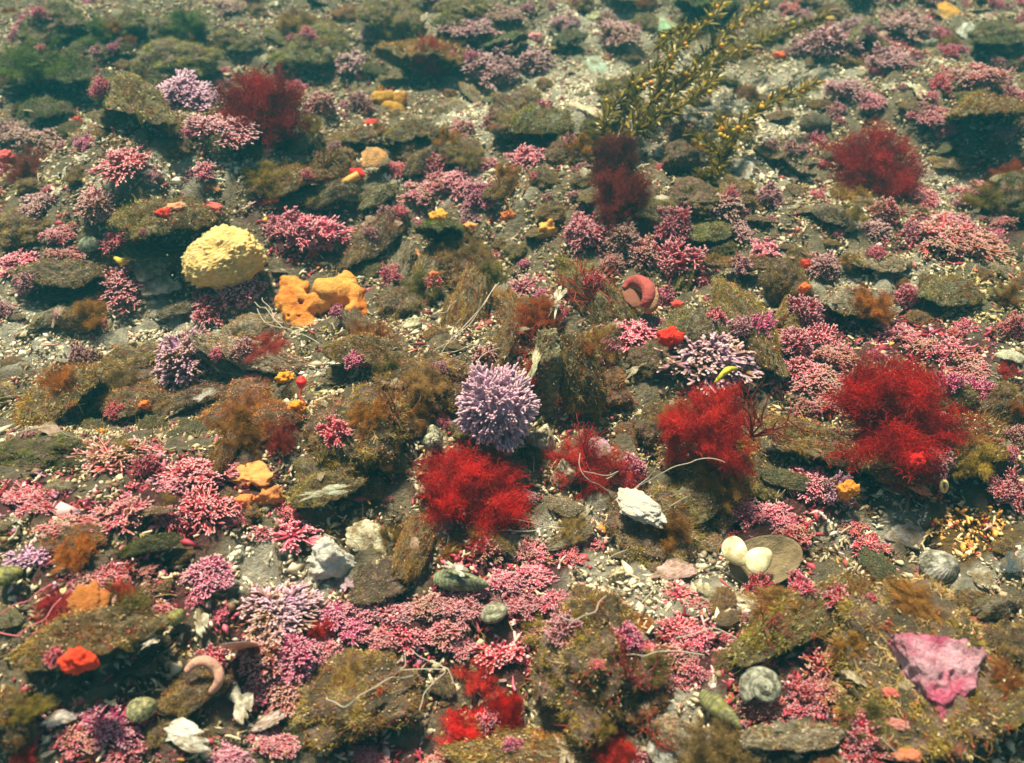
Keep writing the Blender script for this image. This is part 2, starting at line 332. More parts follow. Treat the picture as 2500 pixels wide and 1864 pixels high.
# ================================================================= MODEL KINDS
# ---- maerl nodules
def maerl_mesh(name, seed, mains, k1, k2, r, spread, lump, low=-.25, core=.12, corer=.5, ll=1.0):
    g = np.random.default_rng(seed); d = []
    i = 0
    while len(d) < mains:
        v = g.normal(size=3); v /= np.linalg.norm(v)
        if v[2] > low: d.append(v)
    for _ in range(12):          # even the directions out
        D = np.array(d); f = np.zeros_like(D)
        for a in range(len(D)):
            e = D[a]-D; q = (e**2).sum(1)+1e-3; f[a] = (e/q[:, None]**1.5).sum(0)
        D = unit(D+f*(.02*4/mains)); D[:, 2] = np.maximum(D[:, 2], low); d = list(unit(D))
    D = unit(np.array(d)+g.normal(size=(mains, 3))*.10)
    lr = 1+lump*np.array([mn.noise(Vector((v*1.7+seed).tolist())) for v in D])*1.4
    S = []; a0, a1 = D*core, D*(.60*lr[:, None])
    S.append((a0, a1, np.full(mains, r*1.3), np.full(mains, r*1.15), 0, .15))
    c = np.repeat(a1, k1, 0); dc = unit(np.repeat(D, k1, 0)+g.normal(size=(mains*k1, 3))*spread*1.25); L1 = np.repeat(lr, k1)*g.uniform(.11, .20, mains*k1)*ll
    b1 = c+dc*L1[:, None]; S.append((c, b1, np.full(len(c), r*1.15), np.full(len(c), r*1.02), .0, .3))
    e = np.repeat(b1, k2, 0); de = unit(np.repeat(dc, k2, 0)*.8+np.repeat(unit(c), k2, 0)*.6+g.normal(size=(len(b1)*k2, 3))*spread*1.3)
    L2 = np.repeat(np.repeat(lr, k1), k2)*g.uniform(.07, .15, len(e))*ll
    e1 = e+de*L2[:, None]; S.append((e, e1, np.full(len(e), r*1.0), np.full(len(e), r*.82), .1, 1.0))
    P0 = np.concatenate([s[0] for s in S]); P1 = np.concatenate([s[1] for s in S]); R0 = np.concatenate([s[2] for s in S]); R1 = np.concatenate([s[3] for s in S])
    T0 = np.concatenate([np.full(len(s[0]), s[4]) for s in S]); T1 = np.concatenate([np.full(len(s[0]), s[5]) for s in S])
    jr = g.uniform(.75, 1.25, len(R0)); v, q, t, tp, _ = tubes(P0, P1, R0*jr, R1*jr, T0, T1, 6)
    if corer:
        sv, st = ico(3); sv = sv*(corer*(1+lump*np.array([mn.noise(Vector((x_*1.7+seed).tolist())) for x_ in sv])*1.4))[:, None]; sv[:, 2] = np.maximum(sv[:, 2], low*.6)
        t = np.concatenate([t, st+len(v)]); v = np.concatenate([v, sv]); tp = np.concatenate([tp, np.zeros(len(sv))])
    v = v*.5/.90
    return mesh(name, v, q, t, M['maerl'], None, tp)
MAERL = [maerl_mesh("maerl_dense", 1, 150, 3, 2, .035, .40, .35), maerl_mesh("maerl_dense", 2, 130, 3, 2, .036, .48, .65),
         maerl_mesh("maerl_open", 3, 120, 3, 2, .036, .6, .75, corer=.45), maerl_mesh("maerl_open", 4, 95, 3, 2, .038, .65, .8, corer=.42, ll=1.15),
         maerl_mesh("maerl_knobbly", 5, 110, 2, 2, .048, .46, .7), maerl_mesh("maerl_fine", 6, 180, 3, 2, .031, .40, .55),
         maerl_mesh("maerl_spiky", 7, 36, 3, 2, .042, .45, .5, 0.0, corer=.2, ll=1.3), maerl_mesh("maerl_heap", 8, 240, 3, 2, .031, .6, 1.0, .0, corer=.5)]
HERO = maerl_mesh("maerl_hero", 9, 210, 3, 2, .028, .38, .28, -.55, corer=.56)
def swap(me, m): c = me.copy(); c.materials.clear(); c.materials.append(m); return c
MAERLX = [swap(m_, M['maerlmix']) for m_ in MAERL]

# ---- turf on any surface
def turf_mesh(name, V, T, n, ln, rng, pick=None, w=.0030, clump=.5, grains=.08):
    nh = 14; m_ = int(n/nh*1.5); P, N = sample(V, T, m_, rng)
    if pick is not None: k = pick(P, N); P, N = P[k], N[k]
    m_ = len(P); f = np.array([mn.noise(Vector(p*3.2)) for p in P]); f2 = np.array([mn.noise(Vector(p*8+5)) for p in P])
    u = f*1.7+f2*.8+rng.normal(size=m_)*.22; ci = np.select([u > .42, u > .05, u > -.25, u > -.55], [0, 2, 1, 3], 1); ci[rng.random(m_) < .05] = 4; ci[rng.random(m_) < .05] = 5
    keep = rng.random(m_) < np.clip(.80+f2*2.2+f*.6, .03, 1); parts = [clumps(P[keep], N[keep], nh, ln*.95, w, rng, ci[keep], .012)]
    P3, N3 = sample(V, T, n//2, rng)
    if pick is not None: k = pick(P3, N3); P3, N3 = P3[k], N3[k]
    n3 = len(P3); n3_ = np.array([mn.noise(Vector(p*5+2)) for p in P3]); kk = rng.random(n3) < np.clip(.75+1.9*n3_, .1, 1); P3, N3 = P3[kk], N3[kk]; n3 = len(P3); c3 = C6[rng.choice([0, 1, 2, 3], n3, p=[.3, .3, .25, .15])]*rng.uniform(.5, 1.2, (n3, 1)); v, q = ribbons(P3, N3+rng.normal(size=(n3, 3))*.7, ln*rng.uniform(.25, .6, n3), np.full(n3, w*1.15), rng, .6, 2); parts.append((v, q, None, np.repeat(c3, 6, 0)))
    m = int(n*grains)
    if m:
        Pg, Ng = sample(V, T, m, rng)
        if pick is not None: k = pick(Pg, Ng); Pg, Ng = Pg[k], Ng[k]; m = len(Pg)
        dg = unit(Ng+rng.normal(size=(m, 3))*.9); Rg = rng.uniform(.003, .0095, m)
        cg = np.array([(.7, .6, .42), (.42, .33, .2), (.55, .12, .14), (.3, .22, .1)])[rng.choice(4, m, p=[.33, .3, .17, .2])]
        Pg = Pg+Ng*rng.uniform(0, ln*.6, m)[:, None]
        a, b, cq, _, cc_ = tubes(Pg, Pg+dg*(Rg*rng.uniform(1, 3.2, m))[:, None], Rg, Rg*.7, np.zeros(m), np.ones(m), 4, cg); parts.append((a, b, cq, cc_))
    v, q, t, c = merge(parts); return mesh(name, v, q, t, M['turf'], c)

# ---- oyster valves
def valve_arrays(seed, dome=.24, pt=.2, frill=.03, nt=96, nr=26, th=.035):
    g = np.random.default_rng(seed); a = np.linspace(0, 2*np.pi, nt, endpoint=False)
    nz = np.array([mn.noise(Vector((math.cos(q)*1.6+seed*3, math.sin(q)*1.6, seed))) for q in a]); nf = np.array([mn.noise(Vector((math.cos(q)*9, math.sin(q)*9, seed*2))) for q in a])
    rr = np.linspace(0, 1, nr)**.85; V = []
    def pos(r, top):
        R = r*(1+.32*nz*r+.14*nf*r*r); x = np.cos(a)*.5*R; y = np.sin(a)*.5*R*(1-pt*np.cos(a))
        stepn = math.floor(r*6+.35*1)/6; z = dome*(1-(r*.6+min(stepn, 1)*.4)**2.3)+frill*2.2*nf*r**3+.09*nz*r
        bump = np.array([mn.fractal(Vector((xx*6+seed, yy*6, 0)), 1, 2, 4) for xx, yy in zip(x, y)])*.035+np.array([mn.noise(Vector((xx*3.2+seed, yy*3.2, 2.)))for xx, yy in zip(x, y)])*.10
        z = z+bump-(0 if top else th*(1 if r < .97 else .35)); return np.stack([x, y, z], -1)
    for r in rr[1:]: V.append(pos(r, True))
    for r in rr[1:][::-1]: V.append(pos(r, False))
    R = len(V); c0 = pos(0, True)[0]; c1 = pos(0, False)[0]; V = np.concatenate(V+[[c0], [c1]])
    Q = []; T = []
    for k in range(R-1):
        for i in range(nt):
            j = (i+1) % nt; Q.append((k*nt+i, (k+1)*nt+i, (k+1)*nt+j, k*nt+j))
    for i in range(nt):
        j = (i+1) % nt; T.append((R*nt, i, j)); T.append((R*nt+1, (R-1)*nt+j, (R-1)*nt+i))
    return V, np.array(Q), np.array(T)
VALVE = []
for k in range(6):
    V, Q, T = valve_arrays(20+k, (.22, .26, .17, .3, .2, .24)[k], (.2, .05, .3, .12, .25, .15)[k])
    me = mesh("oyster_valve", V, Q, T, M['valve'])
    T2 = np.concatenate([Q[:, :3], Q[:, [0, 2, 3]], T]); g = np.random.default_rng(40+k)
    top = lambda P, N: N[:, 2] > -.05
    fz = turf_mesh("algae_turf", V, T2, 15000, .062, g, lambda P, N, g=g: (N[:, 2] > .05) & (g.random(len(P)) < .97), grains=.07)
    thin = turf_mesh("algae_turf", V, T2, 6500, .035, g, lambda P, N: N[:, 2] > .05, grains=.12)
    VALVE.append((me, fz, thin))
# ---- overgrown lumps
LUMP = []
for k in range(5):
    V, T = ico(5); f = fbm(V, 1.1, 5, k*7.3+1); V = V*(1+.50*f[:, None]+.16*fbm(V, 3.2, 3, k+4.)[:, None]); V[:, 2] *= .8; V *= .5
    me = mesh("stone", V, None, T, M['rock']); g = np.random.default_rng(60+k)
    LUMP.append((me, turf_mesh("algae_turf", V, T, 17000, .075, g, lambda P, N: P[:, 2] > -.28, grains=.06),
                 turf_mesh("algae_turf", V, T, 9000, .045, g, lambda P, N: P[:, 2] > -.28, grains=.14)))
# ---- feathery red algae
def tuft_mesh(name, seed, mains=30, lat=6, hair=3, spread=1.0, up=.35, fine=1.0, cm=(.42, .006, .006), cl=(.66, .026, .018), mm=None):
    g = np.random.default_rng(seed); base = []; segs = 7
    d = g.normal(size=(mains, 3))*np.array([spread, spread, .8]); d[:, 2] = np.abs(d[:, 2])+up; d = unit(d)
    ml = g.uniform(.36, .50, mains)*(1+.35*np.array([mn.noise(Vector((q*1.4+seed).tolist())) for q in d])); p = d*.02; A = []; path = [p]; dirs = [d]
    for s in range(segs):
        d = unit(d+g.normal(size=d.shape)*.22+np.array([0, 0, .02])); p = p+d*(ml/segs)[:, None]; path.append(p); dirs.append(d)
    P0 = np.concatenate(path[:-1]); P1 = np.concatenate(path[1:]); n0 = len(P0)
    cmid = np.array(cm); clite = np.array(cl)
    v, q, t, _, c = tubes(P0, P1, np.full(n0, .0045), np.full(n0, .004), np.zeros(n0), np.ones(n0), 4, np.tile(cmid*.8, (n0, 1)))
    parts = [(v, q, t, c)]
    P = np.concatenate([np.repeat(x_, lat, 0) for x_ in path[1:]]); D = np.concatenate([np.repeat(x_, lat, 0) for x_ in dirs[1:]])
    n = len(P); D = unit(D*.5+g.normal(size=(n, 3))*.8+np.array([0, 0, .1])); ln = g.uniform(.06, .17, n); lp = [P]; dd = D; pp = P
    for s in range(4):
        dd = unit(dd+g.normal(size=dd.shape)*.3); pp = pp+dd*(ln/4)[:, None]; lp.append(pp)
    v, q = ribbons(P, D, ln, np.full(n, .0022*fine), g, .3, 3); parts.append((v, q, None, np.repeat(cmid*g.uniform(.7, 1.3, (n, 1)), 8, 0)))
    H = np.concatenate([np.repeat(x_, hair, 0) for x_ in lp[1:]]); n = len(H); H = H+g.normal(size=H.shape)*.012
    tone = g.random((n, 1)); cl = np.array([mn.noise(Vector(h*5)) for h in H[:, :]])[:, None]; c = cmid*(1-tone)+clite*tone; c = c*np.clip(.95+1.1*cl, .35, 1.6)
    v, q = ribbons(H, g.normal(size=(n, 3))+unit(H)*.5, g.uniform(.03, .075, n), np.full(n, .0021*fine), g, .5, 3); parts.append((v, q, None, np.repeat(c, 8, 0)))
    v, q, t, c = merge(parts); v[:, 2] -= .02
    return mesh(name, v, q, t, mm or M['red'], c)
CLOUD = [tuft_mesh("algae_cloud", 11, 40, 6, 4, 1.1, .1, 1., (.20, .12, .035), (.38, .27, .10), M['turf']), tuft_mesh("algae_cloud", 12, 26, 6, 4, 1.3, .05, 1., (.17, .14, .03), (.30, .26, .08), M['turf'])]
TUFT = [tuft_mesh("feathery_red_algae", 1, 85, 7, 4, .9, .18), tuft_mesh("feathery_red_algae", 2, 62, 7, 4, 1.2, .10), tuft_mesh("feathery_red_algae", 3, 26, 6, 4, 1.4, .05),
        tuft_mesh("feathery_red_algae", 4, 14, 6, 4, .9, .3)]
# ---- wiry sprigs
def sprig_mesh(seed, mains=8, depth=3, r=.014, spread=.5, up=.5):
    g = np.random.default_rng(seed); S = []; fr = []
    for _ in range(mains):
        v = g.normal(size=3); v[2] = abs(v[2])+up; v /= np.linalg.norm(v); fr.append((np.zeros(3), v, .26*g.uniform(.7, 1.2), 0))
    while fr:
        p, d_, L, k = fr.pop()
        for s in range(2):
            d_ = d_+g.normal(size=3)*.12; d_ /= np.linalg.norm(d_); q_ = p+d_*L/2; S.append((p, q_, r*(1-.22*k), r*(1-.22*k-.1), k)); p = q_
        if k < depth:
            for _ in range(2 if g.random() < .8 else 3):
                e = d_+g.normal(size=3)*spread; fr.append((p, e/np.linalg.norm(e), L*.72, k+1))
    P0 = np.array([s[0] for s in S]); P1 = np.array([s[1] for s in S]); R0 = np.array([s[2] for s in S]); R1 = np.array([s[3] for s in S])
    v, q, t, tp, _ = tubes(P0, P1, R0, R1, np.zeros(len(S)), np.array([s[4]/3. for s in S]), 5)
    return mesh("wiry_sprig", v, q, t, M['weed'], np.ones((len(v), 3)))
SPRIG = [sprig_mesh(s) for s in (1, 2)]+[sprig_mesh(3, 14, 3, .010, .6, .3)]
# ---- blobs, knobs, stones
def blob_mesh(name, seed, m, amp=.25, fr=1.3, sub=4, sq=.8, ridges=0):
    V, T = ico(sub); f = fbm(V, fr, 5, seed); h = fbm(V, fr*3.5, 4, seed+9); V = V*(1+amp*f+amp*.4*h+ridges*np.abs(h))[:, None]; V[:, 2] *= sq
    return mesh(name, V*.5, None, T, m, np.ones((len(V), 3)))
BLOB = [blob_mesh("blob", s*3.1, M['blob'], .5, 1.5) for s in range(3)]
def knob_mesh(seed):
    V, T = ico(5); g = np.random.default_rng(seed); P = V.copy()
    for _ in range(9):
        a = unit(g.normal(size=(1, 3)))[0]; q = P@a; P = P-np.maximum(q-g.uniform(.45, .75), 0)[:, None]*a*.93
    f = fbm(P, 1.3, 5, seed); h = fbm(P, 4.5, 4, seed+3); P = P*(1+.28*f+.13*h)[:, None]; P[:, 2] *= .8
    return mesh("knobbly_shell", P*.62, None, T, M['pale'])
KNOB = [knob_mesh(s) for s in (40, 45, 52)]
STONE = blob_mesh("stone", 90, M['rock'], .12, .8, 4, .7)
# ---- shards: thin curved broken plates
def shard_mesh(seed, m, bend=.25, n=40, nr=8, th=.045, jag=.35, asp=.62):
    g = np.random.default_rng(seed); a = np.linspace(0, 2*np.pi, n, endpoint=False)
    R = 1+jag*np.array([mn.noise(Vector((math.cos(q)*1.7+seed, math.sin(q)*1.7, seed*1.3))) for q in a])+.13*jag*g.normal(size=n)
    V = []
    for side in (0, 1):
        for r in (np.linspace(0, 1, nr)[1:] if side == 0 else np.linspace(0, 1, nr)[1:][::-1]):
            x = np.cos(a)*R*r*.5; y = np.sin(a)*R*r*.5*asp; z = bend*(.25-x*x-y*y)+.012*np.sin(r*22)-(th if side else 0)*(1 if r < .95 else .6); V.append(np.stack([x, y, z], -1))
    K = len(V); V = np.concatenate(V+[[[0, 0, bend*.25]], [[0, 0, bend*.25-th]]]); Q = [(k*n+i, (k+1)*n+i, (k+1)*n+(i+1) % n, k*n+(i+1) % n) for k in range(K-1) for i in range(n)]
    T = [t for i in range(n) for t in ((K*n, i, (i+1) % n), (K*n+1, (K-1)*n+(i+1) % n, (K-1)*n+i))]
    return mesh("shell_fragment", V, Q, T, m)
SHARD = [shard_mesh(s, M['pale'], b, jag=j, asp=a_) for s, b, j, a_ in ((1, .5, .5, .6), (2, .25, .8, .5), (3, .8, .35, .8), (4, .35, 1.0, .38))]
# ---- bivalve: smooth rounded valve with ribs
def bivalve(name, m, ribs=0, dome=.3, asp=.8, nt=80, nr=18, th=.03, point=.12, cup=False):
    a = np.linspace(0, 2*np.pi, nt, endpoint=False); V = []
    for side in (0, 1):
        for r in (np.linspace(0, 1, nr)[1:] if side == 0 else np.linspace(0, 1, nr)[1:][::-1]):
            R = r*(1+.02*np.cos(ribs*a)*(ribs > 0)); x = .5*R*np.cos(a)+point*(1-r)*.9; y = .5*asp*R*np.sin(a)*(1+point*1.6*-np.cos(a)*-1*-1)
            z = dome*(1-r**2)**.75 if r < 1 else 0*x; z = z+.012*np.cos(ribs*a)*r*(ribs > 0)+.004*np.sin(r*40)
            V.append(np.stack([x, y, z-(th if side else 0)], -1))
    K = len(V); V = np.concatenate(V+[[[point*.9, 0, dome]], [[point*.9, 0, dome-th]]])
    if cup: V[:, 2] *= -1
    Q = [(k*nt+i, (k+1)*nt+i, (k+1)*nt+(i+1) % nt, k*nt+(i+1) % nt) for k in range(K-1) for i in range(nt)]
    T = [t for i in range(nt) for t in ((K*nt, i, (i+1) % nt), (K*nt+1, (K-1)*nt+(i+1) % nt, (K-1)*nt+i))]
    Q = np.array(Q); T = np.array(T)
    if cup: Q = Q[:, ::-1]; T = T[:, ::-1]
    V[:, 2] -= V[:, 2].min(); return mesh(name, V, Q, T, m)
# ---- coiled snail
def snail_mesh(name, m, turns=3.2, grow=.42, drop=.55, n=150, k=16):
    V = []
    for i in range(n):
        u = i/(n-1); th = u*turns*2*np.pi; R = math.exp(-(1-u)*turns*grow*1.6); c = np.array([math.cos(th)*R*.5, math.sin(th)*R*.5, -R*drop*1.25])
        e1 = np.array([math.cos(th), math.sin(th), 0]); e2 = np.array([0, 0, 1.])
        for j in range(k):
            b = j*2*np.pi/k; rr = R*.42*(1+.03*math.sin(i*1.3)); V.append(c+e1*math.cos(b)*rr+e2*math.sin(b)*rr*.95)
    V = np.array(V); V[:, 2] -= V[:, 2].min(); V /= (V[:, 0].max()-V[:, 0].min())
    Q = [(i*k+j, i*k+(j+1) % k, (i+1)*k+(j+1) % k, (i+1)*k+j) for i in range(n-1) for j in range(k)]
    T = [(0, j+1, j) for j in range(1, k-1)]+[((n-1)*k, (n-1)*k+j, (n-1)*k+j+1) for j in range(1, k-1)]
    return mesh(name, V, Q, T, m)
# ---- swept tube along world points
def sweep(name, pts, radii, m, k=8, col=None, n=None, smoothn=6):
    pts = np.array(pts, float); radii = np.array(radii, float); N = (len(pts)-1)*smoothn+1; u = np.linspace(0, len(pts)-1, N); i = np.clip(u.astype(int), 0, len(pts)-2); f = (u-i)[:, None]
    g = lambda j: pts[np.clip(j, 0, len(pts)-1)]
    p0, p1, p2, p3 = g(i-1), g(i), g(i+1), g(i+2)
    C = .5*((2*p1)+(-p0+p2)*f+(2*p0-5*p1+4*p2-p3)*f**2+(-p0+3*p1-3*p2+p3)*f**3); r = np.interp(u, np.arange(len(radii)), radii)
    d = unit(np.gradient(C, axis=0)); U, W_ = frames(d); 
    for j in range(1, N):
        x_ = U[j-1]-d[j]*np.dot(U[j-1], d[j]); U[j] = x_/np.linalg.norm(x_); W_[j] = np.cross(d[j], U[j])
    a = np.arange(k)*2*np.pi/k; V = (C[:, None]+(U[:, None]*np.cos(a)[None, :, None]+W_[:, None]*np.sin(a)[None, :, None])*r[:, None, None]).reshape(-1, 3)
    V = np.concatenate([V, C[:1], C[-1:]]); Q = [(i*k+j, i*k+(j+1) % k, (i+1)*k+(j+1) % k, (i+1)*k+j) for i in range(N-1) for j in range(k)]
    T = [(N*k, (j+1) % k, j) for j in range(k)]+[(N*k+1, (N-1)*k+j, (N-1)*k+(j+1) % k) for j in range(k)]
    return mesh(name, V, Q, T, m, np.ones((len(V), 3)) if col is None else col)

# ================================================================= PLACING
HEROES = []     # photo areas already taken: x, y, r
def hspan(px, py, wpx, hpx):
    """metres: width and height of a dome that covers wpx x hpx in the photo"""
    p, t = at(px, py, .01); s = pxm(t); W = wpx*s; e = elev(py); H2 = (hpx*s)**2-(W*math.sin(e))**2
    H = math.sqrt(H2)/math.cos(e) if H2 > 0 else 0; H = min(max(H, .5*W), 1.25*W); D = W
    if H2 <= 0: D = max(.5*W, hpx*s/math.sin(e)*.82); H = .5*min(W, D*1.2)
    return W, D, H
def dome(name, me, x, y, w, h, color, rng=random, sink=.3, rz=None, xs=1.0):
    W, D, H = hspan(x, y, w, h); p, t = at(x, y, H*.5-sink*H)
    o = obj(name, me, None, (p[0], p[1], float(gh(p[0], p[1]))+H*(.5-sink)), (0, 0, random.uniform(0, 6.28) if rz is None else rz), (W*xs, D*xs, H*xs), color)
    if rz is None and abs(W-D) > .15*W: o.rotation_euler[2] = random.choice([0, math.pi])+random.uniform(-.3, .3)
    HEROES.append((x, y, max(w, h)/2)); return o
CLR = {'cr': (.40, .014, .040), 'pk': (.52, .038, .095), 'li': (.44, .20, .38), 'br': (.24, .07, .035), 'mg': (.42, .02, .12), 'or': (.46, .075, .03),
       'dp': (.30, .085, .09), 'rd': (.50, .018, .034), 'cm': (.60, .42, .25), 'pl': (.48, .26, .42), 'dk': (.16, .02, .022)}
CN = {'cr': 'crimson', 'pk': 'pink', 'li': 'lilac', 'br': 'brownish', 'mg': 'magenta', 'or': 'orange-red', 'dp': 'dull pink', 'rd': 'red', 'cm': 'cream', 'pl': 'pale lilac', 'dk': 'dark red'}
VN = ["dense round", "dense round", "open branching", "open branching", "knobbly", "fine fingered", "spiky", "heaped branching"]
# x, y, w, h, colour, variant  (x before the variant = overgrown)
MA = """450 250 135 95 li 5|545 325 155 60 cr 7|310 398 120 60 rd 2|495 425 62 45 pk 3|100 345 125 50 br 7|30 325 70 50 dp 7|235 492 90 50 cr 0|850 150 85 50 dp 2|912 85 60 40 dp 1|1150 72 95 45 dp 7
785 265 80 70 cr 0|880 258 58 60 br 1|1195 175 110 80 dp 7|1130 315 55 38 pk 1|1060 408 65 60 pk 1|1295 385 88 60 pk 2|835 375 44 44 cr 1|1215 295 52 70 cr 1|1305 150 92 60 br 5|1480 50 55 40 br 1|1512 85 95 45 dp 7
1670 320 65 60 dp 2|2080 68 62 40 dp 1|2022 112 95 80 dp 1|2215 68 95 50 dp 7|1952 120 55 50 dp 2|2175 150 80 50 dp 7|2060 222 75 50 dp 7|2132 252 60 40 pk 7|2278 292 75 50 rd 7|2390 192 100 60 rd 7|2390 478 90 60 rd 7
240 512 98 82 cr 0|90 505 85 45 br 7|282 590 58 50 rd 2|140 575 62 35 rd 7|48 642 92 55 pk 2|165 622 85 40 rd 7|305 706 108 82 cr 3|588 706 118 98 cr 0|512 755 85 72 cr 1|458 880 145 130 li x0|210 885 72 100 dk 5
718 560 110 90 pk 2|785 575 115 85 pk 3|680 555 60 60 pk 2|1030 470 85 55 pk 7|1110 450 90 60 pk 5|1170 480 75 70 mg 5|1070 440 60 45 pk 1|1150 525 50 30 dp 1
972 668 62 28 pk 6|1280 700 75 50 mg 6|1325 722 42 36 mg 6|1430 575 95 85 cr 5|1520 580 85 80 br 5|1635 555 88 100 cr 5|1572 622 85 72 cr 0|1668 652 112 105 cr 3|1620 728 52 75 mg 2|1545 818 105 72 pk 2|1475 868 62 82 mg 3|1740 872 190 125 pl x1|1850 890 50 110 pk 1|1872 612 72 50 pk 4|1762 500 110 60 br 5|1880 480 60 60 dp 2
2012 650 78 68 br 5|1960 772 92 95 cr 0|1938 842 85 78 cr 0|2005 832 88 62 cr 3|1955 895 80 55 rd 1|2035 870 80 50 rd 7|2162 520 62 66 rd 1|2232 568 52 50 pk 1|2212 730 56 72 cr 0|2300 585 110 66 rd 7|2380 600 105 70 or 7|2140 560 70 40 br 5|2330 545 70 40 rd 7|2190 815 70 48 pk 3|2250 850 80 52 pk 3|2320 865 90 62 cr 3|2370 905 85 60 rd 7|2480 800 65 90 rd 5|2000 935 120 70 pk 5|2040 985 90 50 pk 7|1978 1005 60 60 pk 5
278 1130 125 95 rd 3|362 1145 55 85 cr 3|75 1232 125 55 rd 7|165 1290 120 40 rd 7|300 1262 122 88 pk 3|480 1160 150 90 rd 2|500 1240 110 85 rd 3|420 1190 90 60 pk 2|410 1265 60 55 rd 2|72 1368 95 66 li 4|712 1308 125 88 pk 6|632 1305 66 38 cr 6|1190 1350 70 70 pk 6|1300 1350 80 66 pk 2
1540 1150 70 105 mg 5|1672 1275 62 75 pk 2|1430 1330 75 40 cr 6|1815 1245 100 60 pk 3|1890 1262 90 66 pk 5|1940 1315 75 70 rd 1|1985 1180 100 78 pk 5|2040 1200 70 80 li 4|2462 1208 75 75 rd 7|2120 1335 85 50 rd 3|2085 1290 50 40 rd 3
500 1405 118 95 mg 5|385 1488 95 52 cr 0|205 1420 95 60 pk 2|270 1405 70 50 rd 3|355 1395 55 30 rd 3|680 1490 175 125 pl x1|640 1620 110 105 cr 0|720 1600 115 110 mg 5|700 1690 120 90 cr 1|790 1590 80 70 cr 5|620 1690 60 55 cr 1|810 1500 90 62 mg 1|880 1480 100 66 pk 5|960 1500 100 70 cr 0|1040 1480 105 70 cr 5|1000 1550 105 72 cr 3|1090 1540 95 72 pk 1|920 1560 85 60 rd 7|1130 1490 90 66 cr 7|860 1540 80 60 mg 3|1120 1580 70 52 cr 5|1150 1440 90 50 pk 5
1230 1420 105 62 pk 5|1300 1410 100 66 pk 2|1340 1470 80 55 pk 3|1280 1480 80 55 cr 7|1225 1600 115 85 rd 4|1330 1540 75 60 pk 2|1660 1540 105 60 rd 3|1650 1600 125 66 rd 1|1700 1560 85 60 pk 3|1620 1660 110 66 rd 3|1700 1640 70 60 cr 3|1660 1455 85 66 pk 6|1700 1480 80 40 pk 6|1820 1590 95 60 pk 6|1850 1440 55 66 rd 3
1885 1738 100 60 rd 3|1830 1720 60 60 cr 3|1960 1735 100 50 cr 3|2010 1620 105 95 rd 3|2020 1690 100 70 cr 3|1960 1690 60 60 rd 3|2110 1840 80 80 rd 3|265 1770 130 90 mg 3|190 1805 90 70 pk 3|310 1830 90 60 cr 3|560 1850 115 60 mg 5|665 1815 110 55 cr 7|1480 1850 60 50 mg 6|1570 1850 90 50 cr 6|900 1850 90 40 rd 7|1060 1860 90 40 or 7|60 1560 0 0 rd 3
1380 60 60 40 dp 7|1240 40 60 30 dp 7|300 1880 110 60 pk 3|820 1600 60 50 cr 5|560 1150 60 50 rd 2|1500 640 60 50 cr 5|120 190 50 30 dp 7|2480 250 60 60 rd 7|2450 330 50 40 dp 7|1180 400 60 40 pk 5|560 20 60 30 dp 7|1800 560 70 40 br 5|700 1250 60 40 rd 3|2250 480 70 45 rd 7|2440 540 60 40 rd 7|1390 1360 60 40 rd 3|1930 1370 50 40 pk 3"""
def maerl_all():
    for line in MA.split("\n"):
        for e in line.split("|"):
            x, y, w, h, c, v = e.split()
            x, y, w, h = map(float, (x, y, w, h))
            if w == 0: continue
            vi = int(v[-1]); me = (MAERLX if v[0] == 'x' or random.random() < .28 else MAERL)[vi]
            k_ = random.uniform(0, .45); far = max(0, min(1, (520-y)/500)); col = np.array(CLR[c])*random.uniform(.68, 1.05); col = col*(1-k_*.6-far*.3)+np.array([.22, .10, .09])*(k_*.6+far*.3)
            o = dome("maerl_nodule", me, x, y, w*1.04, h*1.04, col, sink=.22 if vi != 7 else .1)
            g_ = f"{CN[c]} {VN[vi]} maerl nodule" if w > 70 else f"small {CN[c]} {VN[vi]} maerl nodule"
            tag(o, where(g_, x, y), "maerl nodule", "branching maerl nodules on the seabed")
maerl_all()
W, D, H = hspan(1212, 995, 188, 192); p, t = at(1212, 995, .038)
o = obj("maerl_nodule", HERO, None, (p[0], p[1], float(gh(p[0], p[1]))+.038), (0, 0, .4), (W, W, W), (.50, .31, .42))
tag(o, "largest pale lilac maerl ball with white fingertips behind the centre red tuft", "maerl nodule", "branching maerl nodules on the seabed"); HEROES.append((1212, 995, 100))

